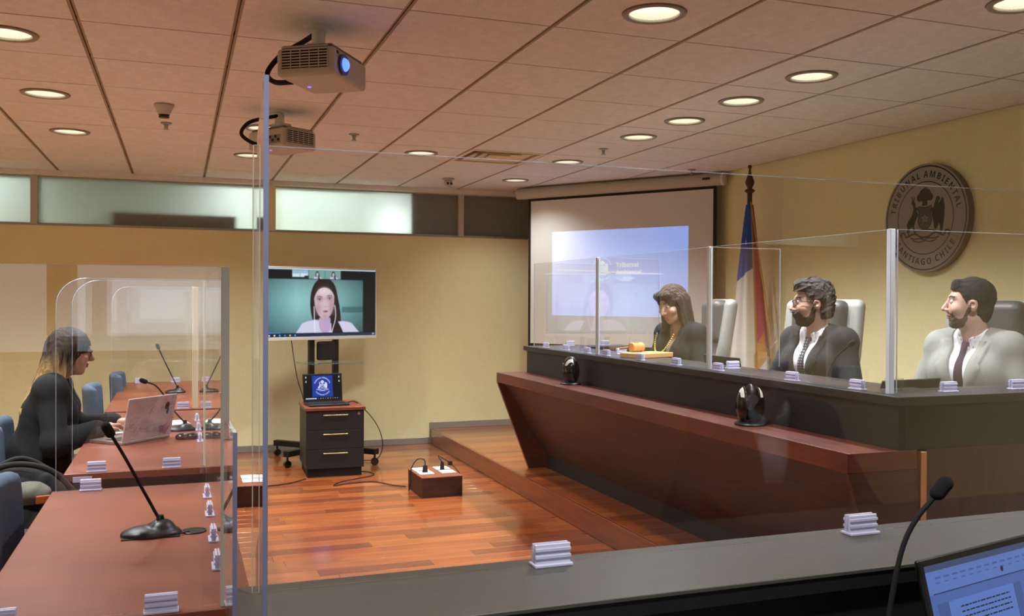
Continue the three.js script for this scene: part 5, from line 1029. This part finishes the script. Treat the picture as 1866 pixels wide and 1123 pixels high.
{ // backpack with coat on a chair
  const t = thing('backpack', 'black and grey backpack with a coat heaped on the chair by the tables', 'backpack', [-0.58, 0.475, -3.93], 0.35);
  part(t, 'bag', solid((x, y, z) => Math.max(smin(ellipsoid(x, y, z, [0, 0.14, -0.02], [0.2, 0.2, 0.15]), ellipsoid(x, y, z, [0.1, 0.08, 0.08], [0.12, 0.1, 0.1]), 0.05) - 0.018 * n3(x * 14, y * 14, z * 14, 3) - 0.008 * n3(x * 40, y * 40, z * 40, 4), 0.012 - y), [-0.27, 0, -0.22], [0.27, 0.38, 0.24], 0.009), cloth([24, 24, 24], 111, 0.3));
  part(t, 'front_pocket', solid((x, y, z) => smin(ellipsoid(x, y, z, [-0.04, 0.235, 0.07], [0.1, 0.055, 0.07]), ellipsoid(x, y, z, [0.04, 0.24, 0.08], [0.06, 0.04, 0.06]), 0.03) - 0.01 * n3(x * 25, y * 25, z * 25, 6), [-0.22, 0.12, -0.06], [0.16, 0.34, 0.2], 0.008), cloth([112, 110, 98], 113, 0.2), 'grey front pocket');
  part(t, 'strap', [tube([[-0.16, 0.27, 0.05], [-0.05, 0.345, 0.03], [0.1, 0.32, 0.05], [0.2, 0.2, 0.1], [0.24, 0.1, 0.16]], 0.012, 30, 6), tube([[-0.12, 0.3, -0.02], [0.02, 0.36, -0.03], [0.16, 0.28, 0.0]], 0.01, 24, 6)], cloth([40, 38, 34], 115));
  part(t, 'coat', solid((x, y, z) => Math.abs(smin(ellipsoid(x, y, z, [0.02, 0.02, 0.13], [0.22, 0.1, 0.16]), ellipsoid(x, y, z, [0.14, -0.06, 0.2], [0.14, 0.16, 0.1]), 0.05) - 0.02 * n3(x * 18, y * 10, z * 18, 7)) - 0.006, [-0.24, -0.26, -0.06], [0.32, 0.16, 0.36], 0.008), cloth([92, 98, 106], 117, 0.2), 'grey blue coat');
  part(t, 'orange_tag', rbox(0.05, 0.03, 0.012, 0.004, 0.06, 0.225, 0.145), mat({ color: 0xb4501c, roughness: 0.7 }));
}
// ------------------------------------------------------------------ lit laptop in the foreground corner
laptop('laptop in the foreground corner showing a text document on a blue screen', [1.394, 0.74, -1.071], 0.22, 0.38, 0.25, 0.27, 0.25, canvasTexture(900, 600, (c, w, h) => {
  c.fillStyle = '#5c7fd0'; c.fillRect(0, 0, w, h); c.fillStyle = '#4a5f8a'; c.fillRect(0, 0, w, 26); c.fillStyle = '#6f93e6'; c.fillRect(0, 26, w, 92);
  c.fillStyle = '#2a4280'; c.fillRect(30, 116, w, 5); c.fillStyle = '#22335e'; c.beginPath(); c.arc(560, 88, 12, 0, 7); c.fill();
  for (let k = 0; k < 12; k++) { c.fillStyle = 'rgba(40,60,120,0.35)'; c.fillRect(60 + k * 62, 52, 40, 8); c.fillRect(60 + k * 62, 74, 30, 5); }
  c.fillStyle = '#4f6fb4'; c.fillRect(40, 160, 80, h); c.fillRect(620, 160, 60, h); c.fillStyle = '#7096ee'; c.fillRect(120, 160, 500, h);
  c.fillStyle = '#1c2c58'; c.font = '15px serif';
  const fill = (y, n) => { let x = 200; while (x < 200 + n) { const l = 10 + 34 * hash(x, y, 5); c.fillRect(x, y, Math.min(l, 200 + n - x), 6); x += l + 6; } };
  [190, 212, 234, 256].forEach((y) => fill(y, 380)); fill(278, 120); [330, 352, 374, 396, 418, 440, 462, 484].forEach((y) => fill(y, 380));
}), { glow: 0.55 });

{ // low dark cupboards under the windows behind the camera, mirrored in the table screens
  const t = thing('low_cupboard', 'low dark cupboards under the windows behind the camera', 'cupboard', [-1.0, 0, 2.72]);
  part(t, 'carcass', box(-1.55, 0.06, -0.22, 1.6, 0.98, 0.26), M.black); part(t, 'plinth', box(-1.53, 0, -0.18, 1.58, 0.06, 0.26), M.matteBlack); part(t, 'top', box(-1.57, 0.98, -0.24, 1.62, 1.005, 0.27, 0.003), M.benchDark);
  for (let k = 0; k < 6; k++) part(t, 'door', box(-1.54 + k * 0.525, 0.07, -0.238, -1.02 + k * 0.525, 0.975, -0.22, 0.003), M.black);
}
renderer.render(scene, camera);
